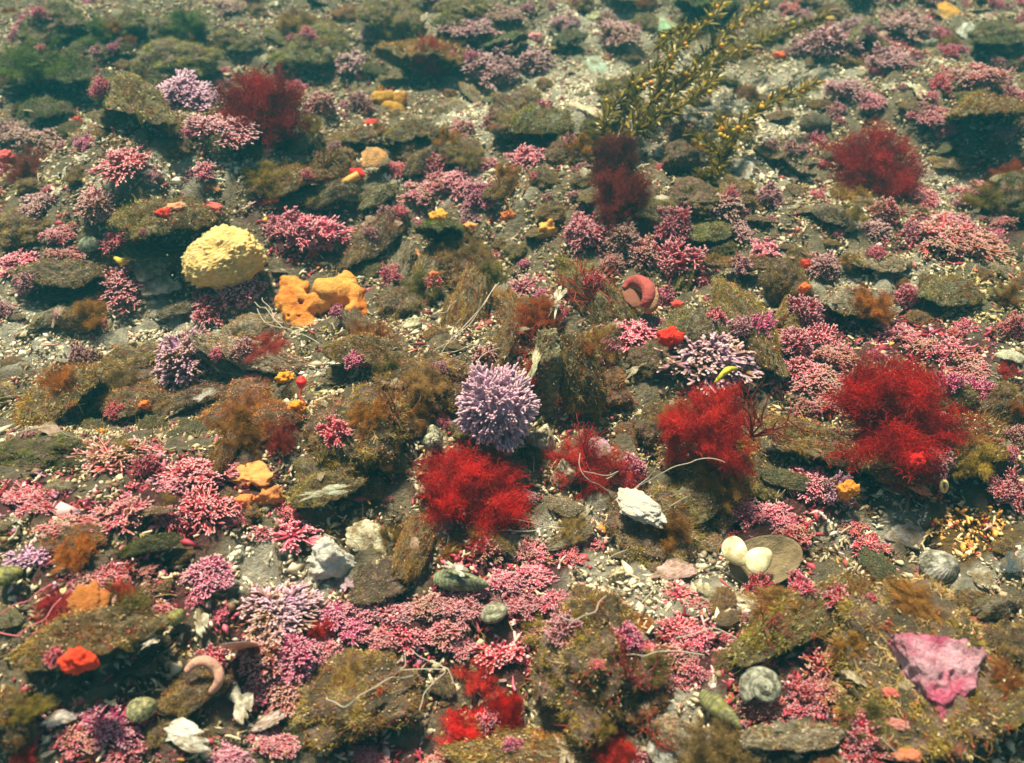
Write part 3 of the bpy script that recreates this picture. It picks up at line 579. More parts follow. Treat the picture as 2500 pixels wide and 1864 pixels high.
# ---- oysters: end points of the long axis, cross width (px), variant, gap deg, extra tilt deg, fuzz(0 thin,1 full), tint, label
OY = [
 (15, 190, 235, 150, 70, 0, 24, 0, 1, 'dg', "far dark green oyster with an arched raised rim"),
 (110, 200, 300, 205, 60, 2, 24, 0, 1, 'dg', "far dark oyster with a wavy lifted lip"),
 (225, 285, 450, 285, 100, 3, 30, 0, 1, 'ol', "far left hollow oyster with mossy lid raised over a black gap"),
 (60, 290, 165, 262, 90, 1, 16, 0, 1, 'dg', "squarish dark oyster frame"),
 (620, 440, 790, 425, 120, 4, 6, 0, 1, 'ol', "olive mossy oyster bearing brown algae"),
 (665, 155, 820, 150, 60, 5, 18, 0, 1, 'gg', "low grey-green oyster over a dark ledge"),
 (940, 165, 1165, 165, 110, 0, 30, 0, 1, 'ol', "dark hollow oyster carrying the far middle red tuft"),
 (1195, 140, 1290, 80, 70, 2, 40, 0, 0, 'dg', "dark tilted oyster with a thin bright rim"),
 (800, 345, 935, 330, 80, 2, 22, 0, 1, 'gr', "grey-brown oyster propped over a dark hollow"),
 (935, 345, 1080, 325, 70, 3, 26, 0, 1, 'gr', "grey oyster with a wavy arching lip"),
 (2310, 330, 2480, 290, 110, 1, 32, 0, 1, 'ol', "mossy oyster lid raised over a black cavity"),
 (306, 545, 540, 535, 120, 4, 14, 0, 1, 'ol', "frilled mossy oyster carrying small red and peach sponges"),
 (25, 650, 260, 690, 75, 5, 12, 0, 0, 'br', "long flat brown oyster"),
 (845, 650, 975, 495, 110, 0, 8, 10, 1, 'gr', "striped grey-brown oyster leaning to the right"),
 (1030, 600, 1150, 590, 100, 2, 42, 0, 1, 'dg', "black hollow oyster with a ragged mossy roof"),
 (1060, 850, 1215, 645, 115, 1, 10, 12, 1, 'ol', "long mossy oyster leaning across white threads"),
 (795, 885, 1020, 870, 90, 3, 30, 0, 1, 'ol', "brown mossy ledge oyster with shaded underside"),
 (1400, 640, 1530, 800, 130, 5, 6, 20, 1, 'ol', "upright mossy oyster behind brown-red sprigs"),
 (1620, 800, 1775, 780, 105, 1, 10, 0, 1, 'gr', "round mossy oyster with pale green rim"),
 (1760, 690, 1905, 890, 120, 4, 8, 8, 1, 'ol', "long slanting olive mossy oyster"),
 (1735, 655, 1935, 645, 45, 2, 30, 0, 1, 'br', "thin brown ledge oyster over a black gap"),
 (2075, 625, 2235, 625, 62, 2, 6, 0, 0, 'pa', "flat pale oyster lying clean on the bed"),
 (1995, 745, 2185, 765, 110, 3, 26, 0, 0, 'pa', "pale brown oyster with dark underside"),
 (2240, 710, 2400, 700, 80, 0, 8, 0, 1, 'gg', "grey-green oyster half sunk in shell sand"),
 (10, 1030, 275, 950, 180, 1, 26, 0, 1, 'ol', "large dark left oyster covered in olive moss"),
 (255, 985, 420, 960, 120, 4, 14, 0, 1, 'ol', "olive mossy oyster with orange specks"),
 (385, 1000, 560, 930, 70, 5, 20, 0, 1, 'gr', "grey oyster with pale jagged ledge"),
 (480, 850, 790, 870, 95, 2, 8, 0, 0, 'pa', "pale encrusted flat oyster"),
 (700, 1210, 885, 1180, 120, 3, 24, 0, 1, 'ol', "mossy oyster with a pale green lip"),
 (970, 1400, 1030, 1230, 100, 5, 8, 25, 1, 'ol', "upright olive mossy oyster column"),
 (280, 1325, 450, 1310, 55, 5, 12, 0, 1, 'dg', "dark grey-green mossy oyster stick"),
 (300, 1240, 430, 1235, 40, 2, 34, 0, 0, 'pk', "pinkish oyster edge raised over a small dark hole"),
 (1860, 1060, 2250, 1160, 140, 4, 22, 0, 1, 'ol', "wide mossy oyster ledge under the largest red tuft"),
 (2100, 1130, 2480, 1090, 190, 0, 26, 0, 1, 'ol', "broad yellow-olive mossy oyster right of the red tuft"),
 (1870, 1150, 2010, 1160, 60, 2, 4, 0, 0, 'dg', "smooth dark shell inside the shaded hollow"),
 (30, 1600, 420, 1540, 170, 3, 32, 0, 1, 'ol', "long front left oyster with mossy lid over a black cavity"),
 (1810, 1575, 2120, 1460, 170, 1, 30, 0, 1, 'ol', "right front mossy oyster raised over a dark cleft"),
 (390, 1700, 560, 1650, 120, 4, 6, 0, 1, 'br', "brown mossy oyster under the coiled worm tube"),
 (1830, 1810, 2080, 1770, 95, 2, 26, 0, 0, 'pa', "pale ribbed oyster edge at the front"),
 (2290, 1790, 2560, 1690, 170, 1, 34, 0, 1, 'ol', "mossy oyster over a black hole in the right corner"),
 (1340, 1310, 1460, 1270, 60, 2, 4, 0, 0, 'pa', "sandy flat oyster in front of white threads"),
 (1500, 1840, 1100, 1840, 130, 0, 4, 0, 1, 'ta', "broad tan mossy oyster at the front edge"),
 (1590, 1760, 1780, 1830, 130, 5, 4, 0, 0, 'pa', "sandy pale oyster at the front"),
 (1620, 1260, 1800, 1180, 150, 4, 14, 0, 1, 'ol', "brown mossy oyster in front of the scarlet tuft"),
 (2380, 120, 2500, 90, 60, 2, 20, 0, 1, 'dg', "far green oyster near the orange shell"),
 (1350, 100, 1430, 95, 50, 3, 30, 0, 0, 'dg', "far green lens shaped oyster"),
 (690, 60, 860, 90, 70, 4, 8, 0, 1, 'gg', "far grey-green oyster with brown fuzz"),
 (1650, 30, 1800, 15, 80, 0, 20, 0, 1, 'dg', "far dark oyster behind the bladder weed"),
 (980, 275, 1055, 295, 32, 2, 20, 0, 0, 'pa', "tan edged narrow oyster beside the holed orange sponge"),
 (2060, 100, 2160, 60, 60, 5, 16, 0, 0, 'gg', "far pale green tilted oyster"),
 (1840, 340, 1990, 420, 60, 3, 24, 0, 0, 'pa', "slanting whitish oyster left of the far right red tuft"),
 (600, 1040, 740, 1000, 140, 4, 12, 0, 1, 'rb', "red-brown mossy oyster"),
 (1240, 320, 1400, 280, 90, 1, 10, 0, 1, 'gg', "fuzzy grey oyster beside crimson maerl"),
]
TINT = {'dg': (.55, .75, .60), 'ol': (1.05, 1.0, .85), 'gg': (.95, 1.15, 1.0), 'gr': (.95, .98, 1.15), 'br': (1.05, .9, .85), 'pa': (1.5, 1.5, 1.6), 'pk': (1.6, 1.1, 1.2), 'ta': (1.7, 1.45, 1.2), 'rb': (1.2, .8, .7)}
VC = {'dg': (.15, .17, .11), 'ol': (.32, .26, .14), 'gg': (.34, .36, .24), 'gr': (.38, .33, .25), 'br': (.26, .20, .14), 'pa': (.52, .47, .36), 'pk': (.55, .34, .32), 'ta': (.42, .33, .2), 'rb': (.24, .15, .1)}
def oyster(x1, y1, x2, y2, w, v, gap, tilt, fz, tint, label, zoff=0.0, group="oysters strewn over the seabed"):
    cx, cy = (x1+x2)/2, (y1+y2)/2; p1, t1 = at(x1, y1, .012); p2, t2 = at(x2, y2, .012); pc, tc_ = at(cx, cy, .015)
    d = p2-p1; L = float(np.hypot(d[0], d[1])); rz = math.atan2(d[1], d[0])
    if math.cos(rz) < 0: rz += math.pi
    e = elev(cy); sa, ca = abs(math.sin(rz)), abs(math.cos(rz)); Wd = w*pxm(tc_)/(sa+ca*max(math.sin(e), .55)); L = min(L, Wd*3.4)*1.04
    Hz = (L*.45+Wd*.55)*.98; g = rad(gap)
    root = obj("mossy_oyster" if fz else "oyster", None, None, (pc[0], pc[1], float(gh(pc[0], pc[1]))+zoff), (rad(tilt)*.7, 0, rz+random.uniform(-.06, .06)))
    root.empty_display_size = .01
    tag(root, where(label, cx, cy) if len(label.split()) < 8 else label, "oyster", group)
    me, tf, th = VALVE[v]; up = .012+Wd*.5*math.sin(g)*.9
    ro = (-g, 0, random.uniform(-.12, .12)); sc = (L, Wd, Hz)
    obj("upper_valve", me, root, (0, 0, up-.005), ro, sc, VC[tint])
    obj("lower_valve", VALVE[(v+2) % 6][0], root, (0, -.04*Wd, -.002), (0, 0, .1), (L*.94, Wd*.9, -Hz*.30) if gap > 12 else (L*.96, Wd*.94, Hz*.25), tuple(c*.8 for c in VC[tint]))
    obj("algae_turf", tf if fz else th, root, (0, 0, up-.005), ro, sc, tuple(c*random.uniform(.88, 1.12) for c in TINT[tint]))
    HEROES.append((cx, cy, max(w, math.hypot(x2-x1, y2-y1)*.8)/2)); return root
XO = [(1010, 720, 1080, 560, 85, 4, 8, 40, 1, 'gr'), (940, 700, 1000, 560, 70, 2, 6, 35, 0, 'gr'), (1230, 700, 1290, 820, 80, 1, 8, 45, 1, 'ol'), (750, 490, 870, 430, 70, 5, 14, 30, 1, 'gr'), (870, 500, 960, 430, 60, 0, 16, 35, 0, 'gg'),
 (980, 420, 1080, 350, 60, 3, 20, 25, 1, 'gr'), (1180, 470, 1260, 400, 60, 2, 14, 40, 1, 'br'), (500, 320, 590, 360, 55, 1, 20, 30, 1, 'dg'), (690, 350, 780, 300, 55, 4, 20, 30, 1, 'gg'), (1560, 480, 1660, 530, 80, 5, 18, 30, 1, 'gg'), (1900, 800, 1950, 690, 80, 0, 6, 40, 1, 'ol'),
 (1990, 490, 2100, 540, 60, 3, 16, 25, 0, 'gr'), (230, 860, 350, 920, 80, 2, 12, 30, 1, 'ol'), (60, 790, 160, 740, 50, 1, 16, 20, 0, 'pa'), (560, 800, 700, 770, 60, 4, 16, 25, 0, 'pa'), (1180, 880, 1250, 780, 70, 5, 10, 45, 1, 'br'), (1430, 850, 1500, 780, 70, 0, 12, 40, 1, 'gr'), (1680, 560, 1790, 540, 55, 2, 18, 30, 1, 'gg'),
 (2220, 990, 2400, 930, 70, 1, 20, 25, 1, 'ol'), (1640, 700, 1700, 600, 60, 3, 10, 45, 1, 'ol'), (380, 770, 470, 720, 50, 5, 16, 20, 0, 'gr'), (830, 760, 930, 800, 60, 0, 14, 25, 0, 'br'), (1150, 1260, 1260, 1330, 60, 2, 14, 25, 1, 'ol'), (740, 1090, 820, 1180, 90, 4, 12, 35, 1, 'gr'), (500, 1130, 570, 1050, 60, 1, 16, 30, 1, 'rb'),
 (2330, 250, 2430, 210, 50, 0, 20, 25, 1, 'gg'), (1830, 90, 1920, 60, 45, 2, 20, 30, 1, 'gg'), (560, 110, 640, 90, 40, 4, 20, 30, 1, 'gg'), (1060, 60, 1160, 40, 45, 1, 22, 30, 1, 'gg'), (230, 120, 330, 110, 50, 5, 20, 25, 1, 'dg'), (1340, 1190, 1430, 1240, 60, 2, 14, 25, 0, 'pa'), (2380, 1480, 2480, 1440, 60, 3, 16, 25, 0, 'gr'), (1120, 200, 1190, 240, 40, 0, 20, 20, 0, 'pa')]
DN = {'gr': 'grey', 'gg': 'grey-green', 'ol': 'olive', 'br': 'brown', 'dg': 'dark green', 'pa': 'pale', 'rb': 'red-brown'}
for o_ in OY: oyster(*o_)
for o_ in XO: oyster(*o_, f"{'shaggy' if o_[8] else 'bare'} {DN[o_[9]]} oyster tilted on edge")
# the upright gaping oyster: two valves side by side, seen on edge
def upright(x, y, w, h):
    p, t = at(x, y+h*.45, 0); s = pxm(t); root = obj("gaping_oyster", None, None, (p[0], p[1], float(gh(p[0], p[1]))), (0, 0, 0)); root.empty_display_size = .01
    tag(root, "upright gaping oyster showing both valves with a pale left edge", "oyster", "oysters strewn over the seabed")
    H = h*s*1.05
    for nm, v, lx, nrm, wd, c in (("left_valve", 1, -.26, (-.93, -.30, .18), .8, (.5, .47, .28)), ("right_valve", 5, .20, (.34, -.80, .50), .80, (.26, .22, .13))):
        n_ = Vector(nrm).normalized(); u_ = Vector((.05 if lx < 0 else -.12, .15, 1)); u_ = (u_-n_*u_.dot(n_)).normalized(); y_ = n_.cross(u_)
        ro = Matrix((u_, y_, n_)).transposed().to_euler(); sc = (H, w*s*wd, .07); me, tf, th = VALVE[v]
        obj("valve", me, root, (lx*w*s, 0, H*.45), ro, sc, c); obj("algae_turf", th if lx < 0 else tf, root, (lx*w*s, 0, H*.45), ro, sc, TINT['ol'])
    HEROES.append((x, y, h/2))
upright(1375, 895, 150, 215)

# ---- lumps: x,y,w,h,variant,tint,fuzz,label
LU = [
 (440, 75, 120, 80, 0, 'dg', 1, "dark fuzzy far stone"), (430, 150, 190, 70, 1, 'gg', 1, "low grey-green mossy mound"), (770, 110, 160, 70, 2, 'gg', 1, "far mossy grey-green dome"),
 (960, 45, 150, 100, 3, 'gg', 1, "far tall mossy dome"), (1275, 278, 160, 115, 4, 'gr', 1, "round grey fuzzy stone with crimson maerl"), (1120, 372, 125, 85, 0, 'gr', 1, "grey sandy fuzzy stone"),
 (1512, 232, 100, 85, 1, 'gg', 1, "round grey-green fuzzy ball"), (1388, 372, 120, 65, 2, 'gr', 1, "low grey fuzzy stone"), (1580, 62, 70, 50, 3, 'gg', 1, "far small fuzzy ball"),
 (600, 1010, 190, 150, 3, 'rb', 1, "red-brown shaggy lump"), (330, 900, 170, 110, 4, 'ol', 1, "dark olive shaggy lump"), (860, 1055, 230, 200, 0, 'ol', 1, "big green-brown shaggy lump"),
 (1040, 930, 210, 140, 1, 'br', 1, "brown furry lump left of lilac ball"), (1740, 1120, 260, 200, 2, 'ol', 1, "brown shaggy lump carrying the scarlet tuft"), (1620, 1060, 130, 130, 3, 'ol', 0, "smaller mossy knob under the scarlet tuft"),
 (1480, 955, 115, 105, 4, 'rb', 1, "round reddish fuzzy ball"), (1580, 880, 95, 85, 0, 'gr', 1, "grey fuzzy pebble"), (1300, 775, 130, 110, 1, 'br', 1, "brown fuzzy stone under red sprigs"),
 (1120, 640, 190, 110, 2, 'br', 1, "dark brown furry lump"), (1920, 705, 110, 130, 3, 'ol', 1, "olive fuzzy stone below orange specks"), (935, 1420, 165, 115, 4, 'gr', 0, "grey crusty stone right of the white shell"),
 (870, 1690, 300, 240, 0, 'ol', 1, "front brown shaggy lump with white thread"), (760, 1770, 150, 120, 1, 'dg', 1, "dark furry lump at the front"), (1455, 1610, 300, 290, 2, 'ol', 1, "big shaggy green ball at the front"),
 (1560, 1700, 150, 120, 3, 'rb', 1, "dark red-brown fuzzy lump"), (2250, 1630, 420, 380, 4, 'ol', 1, "large mossy boulder bearing the bright pink crust"), (1590, 1290, 220, 180, 0, 'gr', 1, "grey mossy rock with white top"),
 (100, 1110, 210, 110, 1, 'dg', 1, "dark olive shaggy lump in shade"), (1750, 1250, 120, 80, 2, 'ol', 1, "small olive mossy stone"), (1665, 390, 95, 95, 3, 'gr', 0, "upright tan fuzzy stone"),
 (2020, 560, 0, 0, 1, 'ol', 1, ""), (2480, 500, 140, 130, 0, 'dg', 1, "dark fuzzy rock at the right edge"), (620, 880, 120, 60, 2, 'gr', 0, "grey grit covered stone"), (1330, 900, 0, 0, 0, 'ol', 1, ""),
 (820, 400, 110, 80, 1, 'br', 1, "brown furry stone"), (930, 560, 0, 0, 0, 'ol', 0, ""), (1790, 470, 110, 60, 4, 'ol', 1, "brown-green fuzzy stone"), (2240, 1790, 0, 0, 0, 'ol', 0, ""), (200, 780, 90, 90, 3, 'ol', 1, "ribbed olive fuzzy stone"),
 (1010, 360, 110, 60, 2, 'gr', 1, "grey fuzzy pebble"), (1690, 480, 120, 70, 0, 'ol', 0, "olive gritty stone"), (60, 550, 130, 70, 1, 'ol', 1, "olive fuzzy mound at the left edge"), (480, 1640, 130, 110, 2, 'br', 0, "brown gritty stone inside the worm tube coil"),
 (180, 1330, 140, 90, 3, 'rb', 1, "orange-brown furry lump"), (2450, 1000, 120, 130, 2, 'ol', 1, "olive shaggy lump at the right edge"), (2440, 1600, 150, 160, 1, 'ol', 1, "olive shaggy lump in the right corner"),
 (1270, 210, 0, 0, 2, 'gg', 1, ""), (130, 60, 160, 90, 2, 'dg', 1, "far dark green shaggy mound"), (290, 60, 120, 60, 0, 'dg', 1, "far green shaggy mound"), (2440, 90, 120, 60, 1, 'dg', 1, "far green mossy mound"), (1120, 20, 120, 40, 0, 'gg', 1, "farthest grey-green mossy mound"),
 (30, 1760, 130, 160, 0, 'ol', 1, "olive mossy lump in the left corner"), (880, 650, 0, 0, 0, 'ol', 1, ""), (975, 740, 110, 90, 4, 'gr', 1, "grey brown fuzzy stone beside the orange sponge"),
]
for x, y, w, h, v, tint, fz, lab in LU:
    if not w: continue
    W, D, H = hspan(x, y, w, h); p, t = at(x, y, H*.28)
    root = obj("mossy_stone", None, None, (p[0], p[1], float(gh(p[0], p[1]))), (0, 0, random.uniform(-.5, .5)+random.choice([0, math.pi]))); root.empty_display_size = .01
    tag(root, lab if len(lab.split()) > 7 else where(lab, x, y), "mossy stone", "mossy stones on the seabed")
    me, tf, th = LUMP[v]; s = (W*.93, D*.93, H*1.0)
    obj("stone", me, root, (0, 0, H*.26), (0, 0, 0), s, (.17, .135, .08)); obj("algae_turf", tf if fz else th, root, (0, 0, H*.26), (0, 0, 0), s, TINT[tint]); HEROES.append((x, y, w/2))

bpy.context.view_layer.update(); DGR = bpy.context.evaluated_depsgraph_get()
def rest(px, py):
    """the surface point that shows at this place, on whatever stone, oyster or ground lies there"""
    dx = (px-1250)/1250*TH; dy = -(py-932)/1250*TH; d = Vector((dx, cp+dy*sp_, -sp_+dy*cp)).normalized()
    ok, hp, nn_, _, ob, _ = SC.ray_cast(DGR, Vector((0, 0, CAM_H)), d)
    if not ok: return at(px, py, .0)
    q = np.array(hp[:]); return q, q[1]*cp-(q[2]-CAM_H)*sp_
# ---- feathery tufts: x,y,w,h,variant,colour,lean,label
TU = [
 (620, 245, 200, 165, 0, (.55, .9, 1.0), (0, .5), "far left red tuft leaning right behind crimson maerl"), (1045, 130, 100, 95, 3, (.8, 1.3, 1.3), (0, 0), "far middle red tuft on a dark hollow oyster"),
 (2140, 385, 250, 165, 1, (.62, .9, .9), (0, 0), "far right red tuft, wide and cloudy"), (1150, 1190, 285, 215, 0, (.95, .9, .9), (0, 0), "centre red tuft in front of the pale lilac ball"),
 (1745, 1015, 200, 170, 1, (1.05, 2.0, 1.8), (0, 0), "scarlet tuft on the brown shaggy lump"), (1640, 1040, 120, 120, 3, (1.3, 3, 2.5), (0, 0), "smaller scarlet tuft left of the lump's main tuft"),
 (2190, 990, 320, 255, 0, (.80, .6, .5), (0, 0), "largest red tuft, dense and rounded, on the wide mossy ledge"), (1430, 1110, 240, 150, 2, (1.1, 3.0, 2.6), (0, 0), "thin spread red tuft right of the white shells"),
 (1520, 460, 160, 130, 1, (.42, 1.8, 1.8), (0, 0), "dark crimson clump under the bladder weed"), (1505, 370, 120, 110, 0, (.30, 2.0, 2.0), (0, 0), "upper dark crimson clump at the bladder weed foot"),
 (1170, 1790, 220, 120, 1, (1.3, 1.2, 1.2), (0, 0), "front red tuft beside the tan oyster"), (1230, 1725, 100, 110, 0, (1.15, 1.4, 1.4), (0, .2), "narrow red tuft rising behind the front red tuft"),
 (1160, 1640, 110, 100, 2, (1.3, 4, 3.5), (0, 0), "small bright red tuft among white threads"), (785, 1535, 90, 70, 3, (1.0, 2, 1.6), (0, 0), "small red tuft beside the pale lilac knobs"),
 (1500, 1825, 130, 120, 0, (1.0, 2.6, 2.0), (0, 0), "rusty red tuft at the front edge"), (300, 1450, 90, 90, 3, (1.4, 4, 2), (0, 0), "scarlet tuft right of the orange leafy scrap"),
 (760, 425, 85, 60, 2, (.9, 4, 3), (0, 0), "small dull red tuft left of the folded shell"), (60, 385, 120, 70, 2, (.5, 4, 3), (0, 0), "brownish red tuft at the left edge"),
 (2470, 430, 90, 80, 1, (.75, 5, 1.5), (0, 0), "rusty orange tuft at the right edge"), (725, 40, 100, 60, 2, (.4, 6, 4), (0, 0), "far brown tuft on a mossy dome"), (430, 215, 70, 60, 2, (.6, 3, 3), (0, 0), "faint red tuft beside lilac maerl"),
 (1650, 1500, 0, 0, 0, (1, 1, 1), (0, 0), ""), (680, 1050, 90, 110, 2, (.8, 5, 4), (0, 0), "dusky red tuft on the red-brown lump"), (650, 835, 110, 40, 2, (.8, 4, 3), (0, 0), "low red tuft on the pale flat oyster"),
 (1290, 920, 70, 130, 3, (1.0, 3, 2.2), (0, 0), "narrow red tuft left of the gaping oyster"), (1390, 960, 90, 90, 2, (.8, 2, 2), (0, 0), "dark red tuft in front of the gaping oyster"), (50, 1830, 90, 80, 2, (1.2, 3, 3), (0, 0), "red tuft in the front left corner"),
 (2460, 900, 60, 40, 2, (.9, 3, 3), (0, 0), "faint red tuft behind the right edge lump"), (130, 1480, 160, 70, 2, (.8, 2, 3), (0, 0), "wine red wiry tuft at the left edge"), (2200, 1450, 0, 0, 0, (1, 1, 1), (0, 0), ""),
 (2430, 455, 0, 0, 0, (1, 1, 1), (0, 0), ""), (1450, 1170, 110, 70, 2, (.8, 2, 2), (0, 0), "deep red tuft between white shells"), (690, 1480, 0, 0, 0, (1, 1, 1), (0, 0), "")]
ZT = {0: .035, 4: .035, 5: .025}
for i, (x, y, w, h, v, c, lean, lab) in enumerate(TU):
    if not w: continue
    p, t = at(x, y, .03); s = pxm(t); zo = {1: .02, 4: .045, 5: .03, 6: .03, 23: .05, 24: .02}.get(i, .004)
    W, D, H = hspan(x, y, w, h); p, t = at(x, y, zo+H*.46); Hs = H*1.75; D = max(D, .75*W)
    o = obj("red_algae_tuft", TUFT[v], None, (p[0], p[1], float(gh(p[0], p[1]))+zo), (0, lean[1]*.6, random.uniform(0, 6.28) if lean[1] == 0 else 0), (W*1.02, D*1.02, Hs), c)
    tag(o, lab if len(lab.split()) > 7 else where(lab, x, y), "red algae", "feathery red algae tufts"); HEROES.append((x, y, w/2))

# x,y,w,h,mesh,tint,zo,label : brown and olive algae clouds
CLD = [(1040, 905, 150, 90, 0, (1.1, .95, .9), .03, "brown feathery algae above the lilac ball's left"), (1130, 590, 140, 80, 0, (.8, .75, .8), .02, "dark brown algae cloud"), (600, 980, 150, 90, 0, (1.1, .6, .5), .02, "red-brown algae cloud"), (180, 1315, 130, 90, 0, (1.6, .8, .3), .02, "orange-brown algae cloud"),
 (1480, 300, 130, 110, 1, (.9, .8, .6), .01, "olive-brown algae cloud round the bladder weed foot"), (730, 45, 110, 60, 0, (1, .9, .8), .02, "far brown algae cloud"), (1900, 1440, 150, 90, 0, (1.2, .95, .7), .05, "tan algae cloud on the right front oyster"), (1400, 1270, 110, 70, 0, (1, 1, .9), .0, "thin tan algae cloud"),
 (1340, 1500, 150, 110, 1, (1.3, 1.1, .8), .06, "yellow-green algae cloud on the shaggy ball"), (860, 1620, 150, 100, 0, (1.1, 1.0, .8), .05, "tan algae cloud on the front lump"), (300, 1080, 110, 70, 1, (1.1, .9, .6), .02, "olive algae cloud over crimson maerl"), (2230, 1440, 160, 70, 0, (1.3, .95, .6), .05, "rusty tan algae cloud on the boulder"),
 (2380, 1080, 150, 90, 1, (1.5, 1.2, .7), .03, "yellow-olive algae cloud right of the red tuft"), (1760, 1130, 170, 100, 0, (1.2, .9, .5), .04, "golden brown algae cloud below the scarlet tuft"), (90, 130, 200, 110, 1, (.55, .8, .5), .02, "dark trailing green weed"), (230, 60, 150, 80, 1, (.6, .9, .6), .02, "far green trailing weed"),
 (450, 40, 120, 70, 1, (.5, .8, .6), .02, "farther green trailing weed"), (640, 410, 120, 70, 1, (1.2, 1.0, .6), .03, "olive algae cloud on the olive oyster"), (900, 980, 130, 80, 0, (1.3, .8, .3), .05, "rusty golden algae cloud"), (1310, 740, 110, 90, 0, (1.3, .5, .3), .02, "rusty algae cloud left of the brown-red sprigs"),
 (2420, 460, 130, 90, 1, (.8, .7, .4), .02, "dark olive algae cloud at the right"), (950, 1290, 90, 140, 1, (1.2, .9, .5), .03, "olive algae cloud left of the centre red tuft"), (1080, 1320, 130, 70, 0, (1.2, .8, .5), .01, "brown algae cloud below the centre red tuft"), (400, 1210, 90, 50, 0, (.9, .8, .6), .01, "faint brown algae cloud"),
 (1560, 1500, 110, 60, 0, (1.5, .8, .3), .02, "small orange-brown algae cloud"), (60, 1700, 150, 90, 1, (1, .9, .5), .03, "olive algae cloud in the left corner"), (850, 340, 110, 60, 0, (.8, .9, 1), .02, "grey algae cloud"), (1130, 360, 110, 60, 0, (1, 1.1, 1.2), .01, "sandy grey algae cloud"), (2080, 470, 120, 60, 0, (1, .8, .4), .01, "brown algae cloud under the far right red tuft")]
for x, y, w, h, v, c, zo, lab in CLD:
    W, D, H = hspan(x, y, w, h); p, t = rest(x, y+h*.30); o = obj("algae_cloud", CLOUD[v], None, (p[0], p[1], p[2]-.003), (0, 0, random.uniform(0, 6.28)), (W, D, H*1.3), c)
    tag(o, where(lab, x, y) if len(lab.split()) < 8 else lab, "algae", "brown and olive algae clouds")

# ---- sponges
def yellow_sponge():
    V, T = ico(7); V = np.sign(V)*np.abs(V)**.80; V = V/np.linalg.norm(V, axis=1, keepdims=True)*(np.abs(V)**3).sum(1, keepdims=True)**(-1/3.)*.92; f = fbm(V, 1.0, 4, 2.2); cell = []
    for v in V:
        d_, _ = mn.voronoi(Vector(v*6.5)); cell.append((d_[0], d_[1]))
    cell = np.array(cell); d2 = np.array([mn.voronoi(Vector(v*10+7))[0][0] for v in V]); fine = fbm(V, 9, 3, 5)
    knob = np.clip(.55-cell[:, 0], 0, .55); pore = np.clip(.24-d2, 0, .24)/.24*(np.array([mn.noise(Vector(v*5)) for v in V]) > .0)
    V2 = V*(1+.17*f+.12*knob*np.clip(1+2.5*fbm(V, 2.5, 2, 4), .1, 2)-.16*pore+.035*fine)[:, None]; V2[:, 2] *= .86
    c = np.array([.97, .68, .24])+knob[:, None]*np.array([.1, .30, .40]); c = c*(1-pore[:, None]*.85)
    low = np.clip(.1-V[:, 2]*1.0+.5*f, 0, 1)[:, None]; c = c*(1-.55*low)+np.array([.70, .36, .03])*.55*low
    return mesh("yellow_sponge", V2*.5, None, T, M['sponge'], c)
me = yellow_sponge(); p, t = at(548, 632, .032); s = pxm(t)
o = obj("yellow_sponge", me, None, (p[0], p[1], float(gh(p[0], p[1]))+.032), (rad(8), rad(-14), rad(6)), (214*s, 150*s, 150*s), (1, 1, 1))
tag(o, "pale yellow egg-shaped sponge full of small pits", "sponge"); HEROES.append((548, 632, 110))
def remeshed(name, spheres, vox, m, seed, amp=.08, poref=9., cbase=(.80, .36, .07), cdeep=(.55, .16, .02), pd=.06):
    import bmesh
    bm = bmesh.new()
    for (x, y, z, rx, ry, rz_) in spheres:
        r = bmesh.ops.create_icosphere(bm, subdivisions=3, radius=1); bmesh.ops.scale(bm, vec=(rx, ry, rz_), verts=r['verts']); bmesh.ops.translate(bm, vec=(x, y, z), verts=r['verts'])
    me = bpy.data.meshes.new("tmp"); bm.to_mesh(me); bm.free(); o = bpy.data.objects.new("tmp", me); COL.objects.link(o)
    md = o.modifiers.new("r", 'REMESH'); md.mode = 'VOXEL'; md.voxel_size = vox; dg = bpy.context.evaluated_depsgraph_get(); ev = o.evaluated_get(dg).to_mesh()
    V = np.array([v.co[:] for v in ev.vertices]); F = [tuple(p.vertices) for p in ev.polygons]; N = np.array([v.normal[:] for v in ev.vertices]); E = np.array([e.vertices[:] for e in ev.edges])
    for _ in range(14):
        A = np.zeros_like(V); cn = np.zeros(len(V)); np.add.at(A, E[:, 0], V[E[:, 1]]); np.add.at(A, E[:, 1], V[E[:, 0]]); np.add.at(cn, E[:, 0], 1); np.add.at(cn, E[:, 1], 1); V = V*.5+.5*A/cn[:, None]
    o.evaluated_get(dg).to_mesh_clear(); bpy.data.objects.remove(o)
    Q = np.array([f for f in F if len(f) == 4]); T = np.array([f for f in F if len(f) == 3])
    f = fbm(V, 2.6, 4, seed); d2 = np.array([mn.voronoi(Vector(v*poref))[0][0] for v in V]); msk = np.array([mn.noise(Vector(v*3+seed)) for v in V]) > -.15
    pore = np.clip(.26-d2, 0, .26)/.26*msk; h = fbm(V, 14, 3, seed)
    V = V+N*(amp*f-pd*pore+.012*h)[:, None]; tt = np.clip(.5+f*1.2, 0, 1)[:, None]; c = np.array(cbase)*tt+np.array(cdeep)*(1-tt); c = c*(1-.8*pore[:, None])
    return mesh(name, V, Q if len(Q) else None, T if len(T) else None, m, c)
